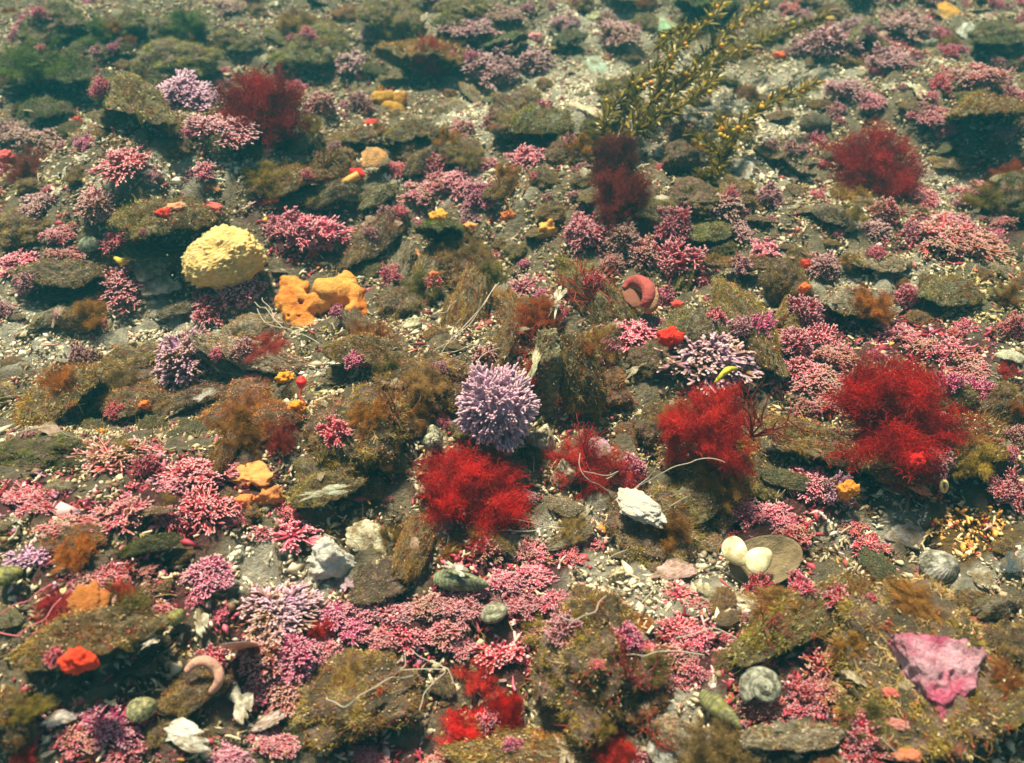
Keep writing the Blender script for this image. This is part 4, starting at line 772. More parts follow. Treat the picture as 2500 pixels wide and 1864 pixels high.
os_ = remeshed("orange_sponge", [(-.40, .34, .06, .09, .10, .07), (-.30, .24, .10, .17, .13, .12), (-.30, .06, .12, .17, .15, .13), (-.22, -.10, .10, .16, .14, .12), (-.15, -.26, .07, .11, .13, .09), (-.06, .0, .13, .13, .09, .12), (.06, .12, .16, .13, .11, .13), (.17, .12, .12, .10, .09, .11),
      (.33, .10, .10, .10, .16, .11), (.34, -.08, .10, .11, .13, .12), (.30, -.24, .08, .14, .13, .11), (.22, -.34, .07, .12, .10, .10), (.20, .36, .10, .06, .10, .04), (.25, .26, .10, .04, .10, .04)], .017, M['sponge'], 3.3, .10, 9.5, (.92, .44, .10), (.76, .22, .03), .11)
p, t = at(785, 725, .02); s = pxm(t)
o = obj("orange_sponge", os_, None, (p[0], p[1], float(gh(p[0], p[1]))+.004), (rad(14), 0, 0), (262*s, 245*s, 230*s), (1, 1, 1)); tag(o, "two lobed orange sponge draped over grit, dotted with dark holes", "sponge"); HEROES.append((785, 725, 120))
ho = remeshed("holed_sponge", [(-.3, .0, .1, .16, .2, .2), (-.05, .05, .1, .25, .09, .13), (.25, .05, .1, .18, .16, .18), (0, -.2, .05, .3, .1, .1), (-.25, .3, .15, .08, .1, .14), (.1, -.35, .02, .2, .1, .08)], .025, M['sponge'], 8.1, .1, 4.2, (.70, .36, .06), (.5, .2, .03), .16)
p, t = at(952, 235, .01); s = pxm(t); o = obj("orange_sponge", ho, None, (p[0], p[1], float(gh(p[0], p[1]))), (rad(20), 0, 0), (105*s, 120*s, 110*s), (.9, .95, 1)); tag(o, "holed orange sponge, far and branching", "sponge"); HEROES.append((950, 235, 55))
# x,y,w,h,colour,label  blobs of bright sponge
BL = [(192, 292, 24, 48, (.75, .05, .02), "narrow red sponge on the far left oyster"), (905, 298, 34, 18, (.85, .06, .05), "flat red sponge scrap"), (660, 487, 36, 26, (.9, .14, .02), "bright orange sponge speck on an olive oyster"),
 (402, 516, 36, 28, (.85, .05, .02), "red sponge on the frilled oyster"), (430, 503, 46, 22, (.9, .38, .2), "peach sponge on the frilled oyster"), (870, 420, 34, 30, (.9, .03, .03), "red star shaped sponge by the folded shell"),
 (640, 372, 46, 34, (.85, .30, .25), "pale pink star scrap"), (762, 620, 22, 28, (.9, .12, .02), "orange-red sponge speck"), (1070, 525, 44, 42, (.9, .45, .05), "yellow-orange sponge lump"), (1152, 552, 32, 28, (.9, .42, .12), "peach orange sponge lump"),
 (1336, 556, 48, 56, (.95, .5, .1), "soft apricot sponge lump"), (1240, 525, 34, 36, (.75, .2, .05), "rusty sponge lump"), (1062, 670, 26, 30, (.85, .25, .1), "orange sponge tip"), (1905, 132, 34, 20, (.9, .15, .03), "vivid orange far sponge"),
 (1632, 818, 56, 58, (.98, .03, .01), "bright red sponge beside a pale rim"), (1655, 742, 30, 38, (.85, .08, .06), "red-pink sponge behind the bright red one"), (1965, 642, 26, 34, (.9, .06, .03), "red sponge speck"), (1962, 700, 26, 44, (.95, .2, .03), "orange upright sponge speck"),
 (727, 990, 40, 44, (.95, .34, .02), "orange sponge below the red finger"), (697, 918, 44, 40, (.95, .4, .02), "yellow-orange sponge beside pink scrap"), (615, 917, 52, 26, (.85, .16, .22), "pink curled scrap"), (355, 985, 26, 26, (.95, .25, .03), "orange speck on olive moss"),
 (252, 1053, 28, 26, (.95, .35, .02), "orange speck left of olive moss"), (612, 1148, 108, 88, (.88, .40, .12), "fuzzy apricot sponge"), (600, 1222, 60, 62, (.88, .3, .08), "small apricot sponge"), (662, 1205, 60, 62, (.75, .28, .08), "tan orange sponge"),
 (2066, 1190, 46, 58, (.98, .36, .04), "orange ball sponge against lilac maerl"), (2236, 1118, 42, 40, (.85, .01, .01), "bright red anemone under the largest tuft"), (2240, 1185, 66, 36, (.7, .30, .2), "pinkish tan sponge under the ledge"),
 (195, 1620, 76, 82, (.98, .06, .01), "blurred scarlet sponge"), (1462, 1287, 50, 28, (.95, .35, .03), "orange sponge scrap"), (945, 1135, 26, 26, (.85, .3, .08), "small orange cup"), (226, 1842, 66, 44, (.8, .35, .06), "mustard orange lump"),
 (1308, 88, 36, 26, (.75, .3, .32), "far pink sponge tip"), (10, 378, 44, 32, (.75, .12, .12), "pink lump at the left edge"), (1600, 560, 0, 0, (1, 1, 1), ""), (2470, 620, 0, 0, (1, 1, 1), ""), (2192, 1765, 46, 30, (.6, .25, .22), "small pink lump below the boulder"), (2170, 1690, 36, 36, (.7, .16, .12), "coral pink lump on the boulder edge"),
 (525, 505, 40, 26, (.75, .16, .14), "red crust patch"), (1255, 900, 0, 0, (1, 1, 1), ""), (520, 455, 36, 22, (.45, .2, .08), "brown speck"), (2220, 1840, 60, 34, (.7, .22, .12), "salmon lump at the front")]
for i, (x, y, w, h, c, lab) in enumerate(BL):
    if not w: continue
    zo = .02 if w < 60 else .0
    if i in (27, 24, 8, 9, 10): zo = .02
    p, t = at(x, y, zo); s = pxm(t); W, D, H = hspan(x, y, w, h); p, t = rest(x, y+h*.2)
    if (x, y) == (195, 1620): p, t = at(x, y, .045)
    o = obj("sponge", BLOB[i % 3], None, (p[0], p[1], p[2]+h*s*.08), (random.uniform(-.3, .3), random.uniform(-.3, .3), random.uniform(-.4, .4)), (W, max(D*.7, .006), min(H, h*s*1.05)), c)
    tag(o, where(lab, x, y), "sponge", "small bright sponges")
p0, t = at(736, 918, .03); p1, _ = at(735, 948, .02); p2, _ = at(748, 990, .012)
r_ = obj("red_fingered_alga", None, None, p2); r_.empty_display_size = .01; tag(r_, "thin red finger with a scarlet tip above the orange sponge", "alga")
obj("tip", sweep("tip", [p0-p2, (p0+p1)/2-p2, p1-p2], [.0015, .0045, .002], M['blob']), r_, color=(.9, .02, .02)); obj("stem", sweep("stem", [p1-p2, (p1+p2)/2-p2+np.array([-.003, 0, 0]), p2*0], [.0012]*3, M['blob']), r_, color=(.22, .03, .02))

# ---- pale knobs and broken shells
KN = [(820, 1372, 112, 118, 0, (1.0, .96, .86), "big white broken shell with a chalky face"), (910, 1322, 100, 82, 1, (.85, .78, .55), "cream knobbly shell with folds"), (1325, 1072, 86, 105, 2, (.85, .80, .6), "cream knobbly shell right of the lilac ball"),
 (1372, 1160, 66, 90, 0, (.72, .68, .52), "grey-white knobbly shell below the cream one"), (1562, 1228, 150, 74, 0, (1.0, .93, .82), "chalky white crust on top of a mossy rock"), (1010, 795, 72, 62, 2, (.75, .72, .48), "yellow-white pitted knob"),
 (590, 190, 44, 60, 0, (.8, .75, .55), "pale far shell lump behind the far left red tuft"), (1268, 190, 42, 24, 1, (.85, .85, .7), "small white far lump"), (1448, 45, 38, 36, 1, (.7, .7, .4), "small yellow-white far lump"), (860, 475, 66, 42, 2, (.62, .62, .36), "yellow-green pale lump under the folded shell"),
 (1025, 492, 34, 30, 1, (.7, .68, .5), "small cream crust"), (1515, 975, 60, 50, 2, (.55, .52, .36), "mottled pebble beside the reddish ball"), (1500, 450, 0, 0, 0, (1, 1, 1), ""), (1620, 500, 70, 50, 1, (.6, .55, .42), "peach white lump"), (2250, 110, 60, 40, 0, (.6, .62, .45), "far pale crusted lump"),
 (1480, 1222, 32, 26, 0, (1, .95, .8), "small white chip left of the white topped rock"), (648, 1240, 36, 30, 2, (.6, .62, .4), "small greenish white crust"), (2330, 145, 46, 44, 0, (.85, .85, .5), "far yellow-white lump"), (640, 1768, 95, 60, 1, (.8, .62, .6), "pink and white broken lump at the front"), (985, 520, 30, 30, 1, (.6, .6, .4), "green-white crumb"), (1350, 1790, 0, 0, 0, (1, 1, 1), ""),
 (2170, 345, 0, 0, 0, (1, 1, 1), ""), (1505, 1405, 50, 55, 2, (.85, .72, .45), "cream crumbly lump")]
for x, y, w, h, v, c, lab in KN:
    if not w: continue
    zo = .03 if (x, y) == (1562, 1228) else 0; W, D, H = hspan(x, y, w, h); p, t = at(x, y, zo+H*.2)
    o = obj("shell_lump", swap(KNOB[v], M['chalk']) if (x, y) in ((820, 1372), (1562, 1228)) else KNOB[v], None, (p[0], p[1], float(gh(p[0], p[1]))+zo+H*.2), (random.uniform(-.3, .3), random.uniform(-.3, .3), random.uniform(0, 6)), (W*.95, D*.9, H*.95), c)
    tag(o, where(lab, x, y) if len(lab.split()) < 8 else lab, "shell"); HEROES.append((x, y, w/2))
# x1,y1,x2,y2,width px,variant,tiltx,colour,zo,label
SH = [(1395, 262, 1482, 282, 24, 3, 0, (.85, .72, .5), .004, "tan narrow shard on the sand"), (1415, 160, 1485, 165, 34, 0, .4, (.6, .75, .6), .004, "pale green curved shard"), (335, 620, 390, 680, 90, 2, .1, (.78, .72, .52), .004, "pale scallop shell"), (330, 705, 440, 670, 66, 0, .1, (.80, .70, .52), .004, "cream flat shell"),
 (375, 770, 455, 772, 44, 2, 0, (.5, .5, .44), .003, "grey flat shell"), (1350, 755, 1375, 708, 24, 3, 0, (1, .95, .75), .03, "white bone shaped shard"), (1285, 935, 1325, 835, 24, 3, .5, (.8, .78, .5), .05, "pale yellow shell edge along the gaping oyster"),
 (475, 1470, 505, 1560, 40, 1, .2, (.75, .75, .6), .008, "jagged white shard"), (570, 1670, 605, 1760, 62, 1, .2, (.90, .84, .68), .008, "jagged cream shard at the front"), (345, 1760, 520, 1830, 62, 1, .3, (1.0, .97, .86), .008, "long white broken shell at the front"), (100, 1770, 185, 1740, 40, 0, .1, (.85, .78, .75), .006, "whitish shard left of the magenta maerl"),
 (345, 1575, 390, 1560, 20, 3, .2, (1, .9, .75), .03, "white sliver on the oyster lid"), (1085, 1375, 1140, 1400, 26, 3, .1, (1, .97, .85), .02, "white bone shaped piece on the green mussel"), (1590, 1400, 1700, 1385, 48, 0, .1, (.85, .55, .5), .006, "white shell blotched with red crust"),
 (2430, 872, 2505, 868, 26, 2, .1, (.70, .68, .5), .006, "pale flat shell at the right edge"), (370, 190, 415, 190, 20, 3, .3, (.8, .8, .65), .003, "far white curved shard"), (2215, 190, 2260, 250, 22, 3, .2, (.75, .75, .5), .003, "far thin pale shard"), (2155, 215, 2190, 210, 26, 1, .1, (.7, .7, .55), .003, "far pale chip"),
 (1600, 380, 1620, 360, 34, 1, .1, (.9, .85, .75), .004, "white shard beside the dark clump"), (1795, 385, 1835, 440, 46, 0, .3, (.7, .72, .68), .004, "white scoop shell"), (835, 1432, 862, 1420, 30, 1, .1, (.85, .55, .75), .006, "lilac tipped chip below the big white shell"), (2060, 1130, 0, 0, 0, 0, 0, (1, 1, 1), 0, ""), (1480, 1080, 1440, 1110, 70, 2, .1, (.78, .45, .62), .01, "pink plate shell"),
 (1700, 1430, 1745, 1450, 34, 2, .2, (.72, .66, .42), .008, "tan tube shaped fragment"), (890, 400, 940, 370, 66, 2, .3, (.80, .38, .12), .02, "folded orange shell"), (2290, 40, 2350, 30, 50, 2, .3, (.95, .42, .03), .004, "orange far shell"), (2340, 75, 2385, 80, 38, 2, .3, (.7, .75, .68), .003, "white cap shell below the orange one"),
 (1850, 1480, 1800, 1450, 40, 1, .1, (.8, .72, .52), .004, "cream shard"), (2440, 1380, 2500, 1370, 40, 0, .3, (.10, .13, .15), .01, "dark blue-black mussel shell"), (2360, 1400, 2440, 1420, 54, 0, .2, (.55, .52, .4), .004, "mottled flat fragment"), (2170, 1310, 2260, 1310, 50, 2, .3, (.55, .5, .48), .004, "grey ribbed flat shell"),
 (580, 640, 0, 0, 0, 0, 0, (1, 1, 1), 0, ""), (1790, 555, 0, 0, 0, 0, 0, (1, 1, 1), 0, ""), (740, 1215, 850, 1190, 26, 3, .2, (.60, .62, .45), .05, "pale green lip shard on moss"), (475, 965, 530, 950, 22, 1, .3, (.75, .7, .66), .03, "pale jagged ledge shard"), (1885, 180, 0, 0, 0, 0, 0, (1, 1, 1), 0, ""), (1600, 60, 1655, 90, 0, 0, 0, (1, 1, 1), 0, ""), (1610, 40, 1650, 110, 46, 2, .5, (.35, .55, .35), .01, "far pale green upright shell"), (1000, 600, 1040, 635, 14, 3, 0, (.85, .35, .15), .01, "peach stick")]
for x1, y1, x2, y2, w, v, tx, c, zo, lab in SH:
    if not w: continue
    p1, _ = at(x1, y1, zo); p2, _ = at(x2, y2, zo); p, t = at((x1+x2)/2, (y1+y2)/2, zo); d = p2-p1; L = max(float(np.hypot(d[0], d[1])), w*pxm(t)); rz = math.atan2(d[1], d[0]); rz += math.pi if math.cos(rz) < 0 else 0
    Wd = w*pxm(t)/max(.5, abs(math.sin(rz))+abs(math.cos(rz))*math.sin(elev((y1+y2)/2))); asp = (.6, .5, .8, .38)[v]
    o = obj("shell_fragment", SHARD[v], None, (p[0], p[1], float(gh(p[0], p[1]))+zo), (tx+.15, random.uniform(-.15, .15), rz), (L, Wd/asp, L*.6), c)
    tag(o, where(lab, (x1+x2)/2, (y1+y2)/2), "shell fragment", "broken shells"); HEROES.append(((x1+x2)/2, (y1+y2)/2, 30))

# ---- particular shells
snail = snail_mesh("snail_shell", M['ringed']); limp = bivalve("limpet", M['ringed'], 26, .42, .85); cream = bivalve("cream_valve", M['clean'], 0, .19, .78, point=.16); scal = bivalve("scallop", M['pale'], 30, .2, .95, point=.05); mus = bivalve("mussel_valve", M['ringed'], 0, .22, .42, point=.2)
def put(name, me, x, y, zo, rot, sc, c, lab, cat):
    p, t = at(x, y, zo); s = pxm(t); o = obj(name, me, None, (p[0], p[1], float(gh(p[0], p[1]))+zo), rot, (sc[0]*s, sc[1]*s, sc[2]*s), c); tag(o, lab, cat); HEROES.append((x, y, sc[0]/2)); return o
put("sea_snail", snail, 1210, 1520, .006, (rad(-25), rad(10), 1.2), (76, 76, 62), (.42, .42, .30), "round grey-green sea snail on crimson maerl at the front", "snail")
put("sea_snail", snail, 1860, 1678, .012, (rad(-30), rad(-12), 2.6), (98, 94, 74), (.50, .50, .40), "round grey sea snail with orange rim right of the front green ball", "snail")
put("sea_snail", snail, 1038, 1072, .01, (rad(60), rad(20), .6), (58, 58, 66), (.72, .70, .50), "cream banded spiral snail left of the lilac ball", "snail")
put("limpet", limp, 222, 602, .004, (.1, 0, .1), (62, 54, 60), (.42, .48, .33), "green ribbed limpet at the far left", "limpet")
put("limpet", limp, 346, 1732, .012, (.3, .2, .6), (72, 70, 60), (.50, .48, .22), "yellow-green limpet beside the long white broken shell", "limpet")
put("limpet", limp, 430, 1508, .012, (.3, .2, .9), (52, 46, 50), (.36, .36, .08), "small olive green limpet on dark red maerl", "limpet")
put("limpet", limp, 2290, 1385, .008, (.3, .2, .2), (110, 100, 90), (.55, .52, .46), "ringed broken shell with grey and pink bands", "shell")
put("cream_valve", cream, 1797, 1348, .022, (.75, .1, rad(-62)), (80, 76, 60), (1.0, .93, .66), "left cream valve of the joined pair on a saucer shell", "bivalve")
put("cream_valve", cream, 1854, 1367, .022, (.55, -.1, rad(35)), (80, 78, 60), (1.0, .90, .55), "right cream valve with yellow spot of the joined pair", "bivalve")
put("mussel", mus, 1125, 1420, .008, (.3, 0, rad(-10)), (140, 120, 110), (.28, .34, .18), "green mussel valve lying behind crimson maerl", "mussel")
put("mussel", mus, 1760, 1735, .01, (.5, 0, rad(-48)), (130, 110, 90), (.30, .30, .10), "curved olive mussel valve on pale sand", "mussel")
put("scallop", scal, 1640, 1832, .006, (.2, 0, 0), (120, 90, 60), (.72, .70, .62), "white ribbed scallop at the front edge", "scallop")
put("stone", STONE, 1990, 303, .008, (0, 0, .2), (80, 60, 62), (.20, .19, .12), "smooth grey stone left of the far right red tuft", "stone")
put("stone", blob_mesh("dark_stone", 77, M['rock'], .3, 1., 4, .7), 2310, 1400, -.002, (0, 0, 1), (120, 80, 40), (.10, .03, .03), "dark red flat stone between pale shells", "stone")
put("saucer_shell", bivalve("saucer_shell", M['pale'], 0, .10, .8, th=.02, point=.05, cup=True), 1868, 1375, .008, (.12, -.10, rad(22)), (190, 160, 150), (.26, .20, .11), "flat brown saucer shell with pale rim under the two cream valves", "shell")
put("limpet", limp, 20, 1405, .012, (.2, 0, .3), (70, 60, 50), (.42, .42, .08), "yellow-green blurred limpet at the left edge", "limpet")
# joined ring shell, worm tube, blade, slug
def px3(L_): return np.array([at(a, b, c)[0] for a, b, c in L_])
def swobj(name, L_, radii, m, c, lab, cat, k=10, grp=None):
    P = px3(L_); b = P[np.argmin(P[:, 2])].copy(); o = obj(name, sweep(name, P-b, radii, m, k), None, b, color=c); tag(o, lab, cat, grp); return o
swobj("worm_tube", [(455, 1640, .02), (475, 1620, .024), (505, 1615, .026), (530, 1635, .024), (535, 1660, .022), (520, 1685, .016), (500, 1695, .01)], [.0018, .0028, .0032, .0032, .0028, .0022, .0012], M['soft'], (.72, .40, .30), "coiled pinkish white worm tube on a brown stone", "worm tube")
swobj("worm_tube", [(795, 482, .006), (815, 462, .014), (845, 445, .018), (875, 428, .024)], [.003, .0045, .005, .005], M['blob'], (.85, .45, .10), "straight yellow-orange tube reaching the folded orange shell", "worm tube")
swobj("worm_tube", [(280, 630, .01), (300, 640, .014), (318, 628, .012)], [.002, .004, .003], M['blob'], (.7, .5, .06), "short bent yellow tube behind the pale scallop shell", "worm tube")
swobj("worm_tube", [(1745, 935, .03), (1775, 905, .035), (1800, 900, .03)], [.001, .003, .001], M['blob'], (.5, .5, .03), "small lime green scrap below the pale lilac maerl", "alga")
P = px3([(1523, 705, .03), (1535, 690, .034), (1556, 686, .036), (1576, 696, .036), (1584, 715, .034), (1579, 735, .03), (1565, 746, .026)]); b = P[0].copy(); r_ = obj("sea_slug", None, None, b); r_.empty_display_size = .01
tag(r_, "curled dusty pink sea slug on a mossy oyster", "sea slug"); obj("body", sweep("body", P-b, [.0018, .0040, .0056, .0060, .0060, .005, .0022], M['soft'], 14), r_, color=(.44, .10, .09))
Pm = P+np.array([.004, -.002, -.006])*np.linspace(.6, 1, 7)[:, None]; obj("mantle_edge", sweep("mantle_edge", Pm-b, [.0018, .0040, .0060, .0065, .0063, .0052, .0022], M['soft'], 14), r_, color=(.50, .27, .15))
pf, _ = at(1550, 722, .024); obj("foot", blob_mesh("foot", 61, M['soft'], .15, 1.2, 4, .5), r_, pf-b, (rad(20), 0, .3), (.022, .026, .010), (.36, .15, .10))
# grey blade shell standing on end
bl = shard_mesh(15, M['clean'], .15, jag=.18, asp=.34, th=.03); p, t = at(580, 1560, .03); s = pxm(t)
o = obj("blade_shell", bl, None, (p[0], p[1], float(gh(p[0], p[1]))+.022), (0, rad(64), rad(98)), (185*s, 235*s, 60*s), (.36, .37, .38)); tag(o, "grey upright blade shell left of the pale lilac knobs", "shell fragment")
# anemone ring of white dots is left to the tuft; little yellow ring
swobj("ring_tube", [(2300, 1175, .03), (2309, 1177, .03), (2312, 1190, .026), (2305, 1201, .022), (2298, 1190, .026), (2300, 1175, .03)], [.0012]*6, M['clean'], (.9, .75, .3), "tiny yellow ring tube under the wide mossy ledge", "worm tube")
# leafy orange scrap
p, t = at(225, 1482, .015); s = pxm(t); o = obj("leafy_scrap", blob_mesh("leafy_scrap", 33.3, M['blob'], .5, 1.3, 4, .35), None, (p[0], p[1], float(gh(p[0], p[1]))+.018), (.5, .2, .4), (85*s, 80*s, 80*s), (.50, .17, .03))
tag(o, "orange lobed scrap beside a small scarlet tuft at the left", "alga")
# pink crusted rock rising from the boulder
def pink_rock():
    V, T = ico(6); P = V.copy(); P[:, 2] *= .55
    for nrm, dist in (((-1, -.28, 0), .40), ((.80, -.60, 0), .34), ((.05, 1, 0), .58)):
        nn_ = np.array(nrm)/np.linalg.norm(nrm); q = P@nn_; P = P-np.maximum(q-dist, 0)[:, None]*nn_*.85
    f = fbm(P, 2.2, 4, 4.4); h = fbm(P, 7, 4, 2.2); vd = np.array([mn.voronoi(Vector(v*4.1))[0][0] for v in P]); pit = np.clip(.30-vd, 0, .3)*(f > -.15)
    P = P*(1+.12*f+.09*h)[:, None]; P[:, 2] += .12*fbm(P, 3, 5, 9.)-pit*.5*(P[:, 2] > 0); return mesh("pink_crust_rock", P*.5, None, T, M['crust'])
p, t = rest(2290, 1640); s = pxm(t)
o = obj("pink_crusted_rock", pink_rock(), None, (p[0], p[1], p[2]-.006), (rad(26), rad(4), rad(4)), (310*s, 300*s, 260*s), (1.0, .55, .66)); tag(o, "bright pink crust covered rock jutting from the mossy boulder", "rock"); HEROES.append((2270, 1620, 150))

# ---- wiry sprigs: x,y base, size px, variant, colour
SP = [(1835, 1060, 190, 0, (.20, .02, .012), .035, "stiff dark red sprig"), (1440, 730, 170, 2, (.42, .05, .02), .02, "reddish brown wiry sprig"), (1300, 850, 150, 2, (.38, .04, .02), .02, "rusty wiry sprig"), (960, 1010, 150, 0, (.28, .09, .02), .02, "brown wiry sprig"),
 (1240, 500, 130, 1, (.38, .16, .02), .005, "orange-brown sprig"), (790, 400, 110, 1, (.24, .14, .02), .01, "brown feathery sprig"), (1430, 1110, 130, 0, (.36, .015, .02), .02, "dark red forked sprig"), (1200, 820, 70, 1, (.68, .50, .20), .005, "small yellow branching sprig"),
 (1590, 1800, 120, 0, (.42, .06, .02), .01, "rusty wiry sprig at the front"), (1530, 1650, 160, 0, (.24, .02, .02), .03, "deep red sprig in the green ball"), (1870, 1530, 110, 1, (.30, .05, .02), .03, "rusty sprig on the mossy oyster"), (2010, 1110, 60, 1, (.5, .07, .02), .01, "small orange-red sprig on the ledge"), (2080, 1450, 120, 2, (.28, .12, .02), .03, "brown sprig")]
for x, y, w, v, c, zo, lab in SP:
    p, t = rest(x, y); s = pxm(t); o = obj("wiry_sprig", SPRIG[v], None, (p[0], p[1], p[2]-.003), (0, 0, random.uniform(0, 6)), (w*s*1.1,)*3, c); tag(o, where(lab, x, y), "seaweed sprig", "wiry seaweed sprigs")

# ---- white threads (spaghetti worm tentacles, hydroid stalks)
THR = [[(1215, 690, .05), (1190, 740, .045), (1150, 790, .03), (1110, 830, .02), (1060, 855, .01)], [(1110, 735, .04), (1085, 760, .03), (1050, 775, .02)], [(1210, 695, .05), (1170, 770, .03), (1100, 825, .02), (1075, 870, .01)], [(1215, 840, .02), (1150, 850, .015), (1080, 865, .008), (1060, 880, .004)],
 [(1110, 560, .03), (1130, 590, .03), (1145, 605, .028), (1152, 635, .02), (1165, 640, .02)], [(1220, 850, .03), (1175, 870, .02), (1160, 905, .03)], [(1130, 770, .03), (1112, 800, .02), (1100, 830, .01)],
 [(1510, 1230, .01), (1560, 1190, .025), (1620, 1150, .05), (1680, 1130, .06), (1730, 1120, .065), (1770, 1130, .06)], [(1520, 1215, .02), (1580, 1165, .03), (1620, 1120, .05)], [(1415, 1110, .03), (1420, 1160, .025), (1460, 1190, .02), (1500, 1205, .01)], [(1430, 1150, .03), (1470, 1160, .025), (1510, 1155, .02), (1480, 1170, .02)],
 [(600, 1465, .005), (640, 1500, .005)], [(1205, 1300, .01), (1270, 1290, .015), (1340, 1290, .01), (1400, 1305, .008)], [(1200, 1260, .02), (1290, 1275, .015), (1380, 1290, .01)], [(1450, 1375, .02), (1500, 1360, .01), (1580, 1320, .01)], [(1675, 1212, .05), (1640, 1235, .04), (1630, 1250, .03)],
 [(800, 1712, .04), (840, 1722, .05), (880, 1695, .06), (950, 1655, .055), (1010, 1650, .04)], [(990, 1600, .03), (985, 1635, .03), (1090, 1635, .03), (1040, 1690, .03), (1025, 1740, .03), (1045, 1768, .02)], [(1095, 1635, .03), (1110, 1670, .03), (1112, 1690, .02)], [(985, 1605, .03), (975, 1615, .03), (970, 1622, .025)], [(1000, 1590, .02), (1050, 1615, .02), (1095, 1635, .03)],
 [(1370, 1505, .07), (1400, 1518, .075), (1450, 1490, .075), (1480, 1455, .06)], [(1590, 1410, .01), (1590, 1440, .01), (1560, 1480, .01)], [(1530, 1600, .05), (1570, 1600, .04), (1650, 1590, .03), (1720, 1600, .03)], [(1650, 1560, .02), (1740, 1535, .02), (1800, 1560, .02)],
 [(0, 1500, .02), (60, 1470, .03), (120, 1430, .035)], [(40, 1550, .02), (110, 1510, .03), (150, 1460, .03)], [(0, 1550, .015), (70, 1555, .02), (140, 1520, .02)], [(650, 790, .01), (700, 800, .02), (740, 815, .015), (780, 840, .01)], [(620, 740, .02), (650, 760, .02), (690, 800, .015)], [(625, 760, .02), (660, 790, .015), (690, 790, .012)], [(640, 730, .02), (660, 745, .02), (670, 790, .012)],
 [(890, 505, .005), (885, 530, .01)], [(30, 1060, .06), (130, 1045, .06), (190, 1070, .05)], [(1255, 110, .02), (1235, 120, .02)], [(560, 1410, .01), (610, 1440, .01)], [(2200, 1850, .02), (2150, 1800, .03)]]
rt = np.random.default_rng(17)
for i, L_ in enumerate(THR):
    L2 = []
    for a, b in zip(L_[:-1], L_[1:]):
        for u in (0, .5): L2.append((a[0]+(b[0]-a[0])*u+rt.normal()*3, a[1]+(b[1]-a[1])*u+rt.normal()*3, a[2]+(b[2]-a[2])*u))
    L2.append(L_[-1]); c = (.56, .50, .40) if i not in (25, 26, 27) else (.75, .22, .25)
    cx, cy = L_[len(L_)//2][:2]; P = px3(L2); th = .00036 if cy > 1000 else .00042
    b = P[-1].copy(); o = obj("worm_thread", sweep("worm_thread", P-b, [th]*len(P), M['thread'], 5), None, b, color=c); tag(o, where("thin white thread" if i not in (25, 26, 27) else "thin rosy thread", cx, cy), "thread", "thin worm threads")

# ---- golden bladder weed
BR = [[(1470, 410, .008), (1540, 330, .035), (1590, 250, .055), (1625, 175, .07), (1650, 120, .08), (1700, 80, .09), (1745, 35, .10), (1765, 5, .10)],
 [(1540, 330, .035), (1600, 290, .05), (1650, 225, .055), (1720, 175, .06), (1800, 130, .065), (1880, 90, .07), (1950, 65, .07), (2010, 45, .07)],
 [(1650, 225, .055), (1700, 150, .06), (1760, 100, .075), (1800, 60, .085), (1850, 15, .09)], [(1500, 370, .02), (1475, 310, .04), (1500, 260, .045), (1545, 215, .05), (1600, 165, .06)],
 [(1540, 330, .035), (1555, 260, .05), (1545, 205, .055)], [(1600, 290, .05), (1680, 250, .055), (1720, 215, .055), (1750, 190, .055)], [(1590, 250, .055), (1660, 190, .06), (1735, 160, .065)], [(1720, 175, .06), (1780, 100, .07), (1790, 60, .08)], [(1480, 400, .01), (1530, 300, .04), (1580, 300, .04), (1640, 270, .045)], [(1720, 80, .085), (1660, 70, .09), (1610, 110, .08)]]
BR2 = [[(1745, 425, .004), (1765, 385, .02), (1785, 340, .035), (1815, 300, .04), (1860, 262, .045), (1920, 235, .05), (1985, 205, .06)], [(1765, 385, .02), (1720, 350, .025), (1700, 330, .02)], [(1785, 340, .035), (1760, 300, .035)], [(1755, 400, .015), (1735, 430, .01), (1710, 440, .008)]]
leafV = np.array([(0, 0, 0), (.35, -.10, .03), (.35, .10, .03), (.75, -.07, .02), (.75, .07, .02), (1, 0, -.03)]); leafQ = [(1, 2, 4, 3)]; leafT = [(0, 2, 1), (3, 4, 5)]
bs = ico(2); bladder = mesh("bladder", np.concatenate([bs[0]*np.array([1, 1, 1.1])]), None, bs[1], M['weed'], np.ones((len(bs[0]), 3)))
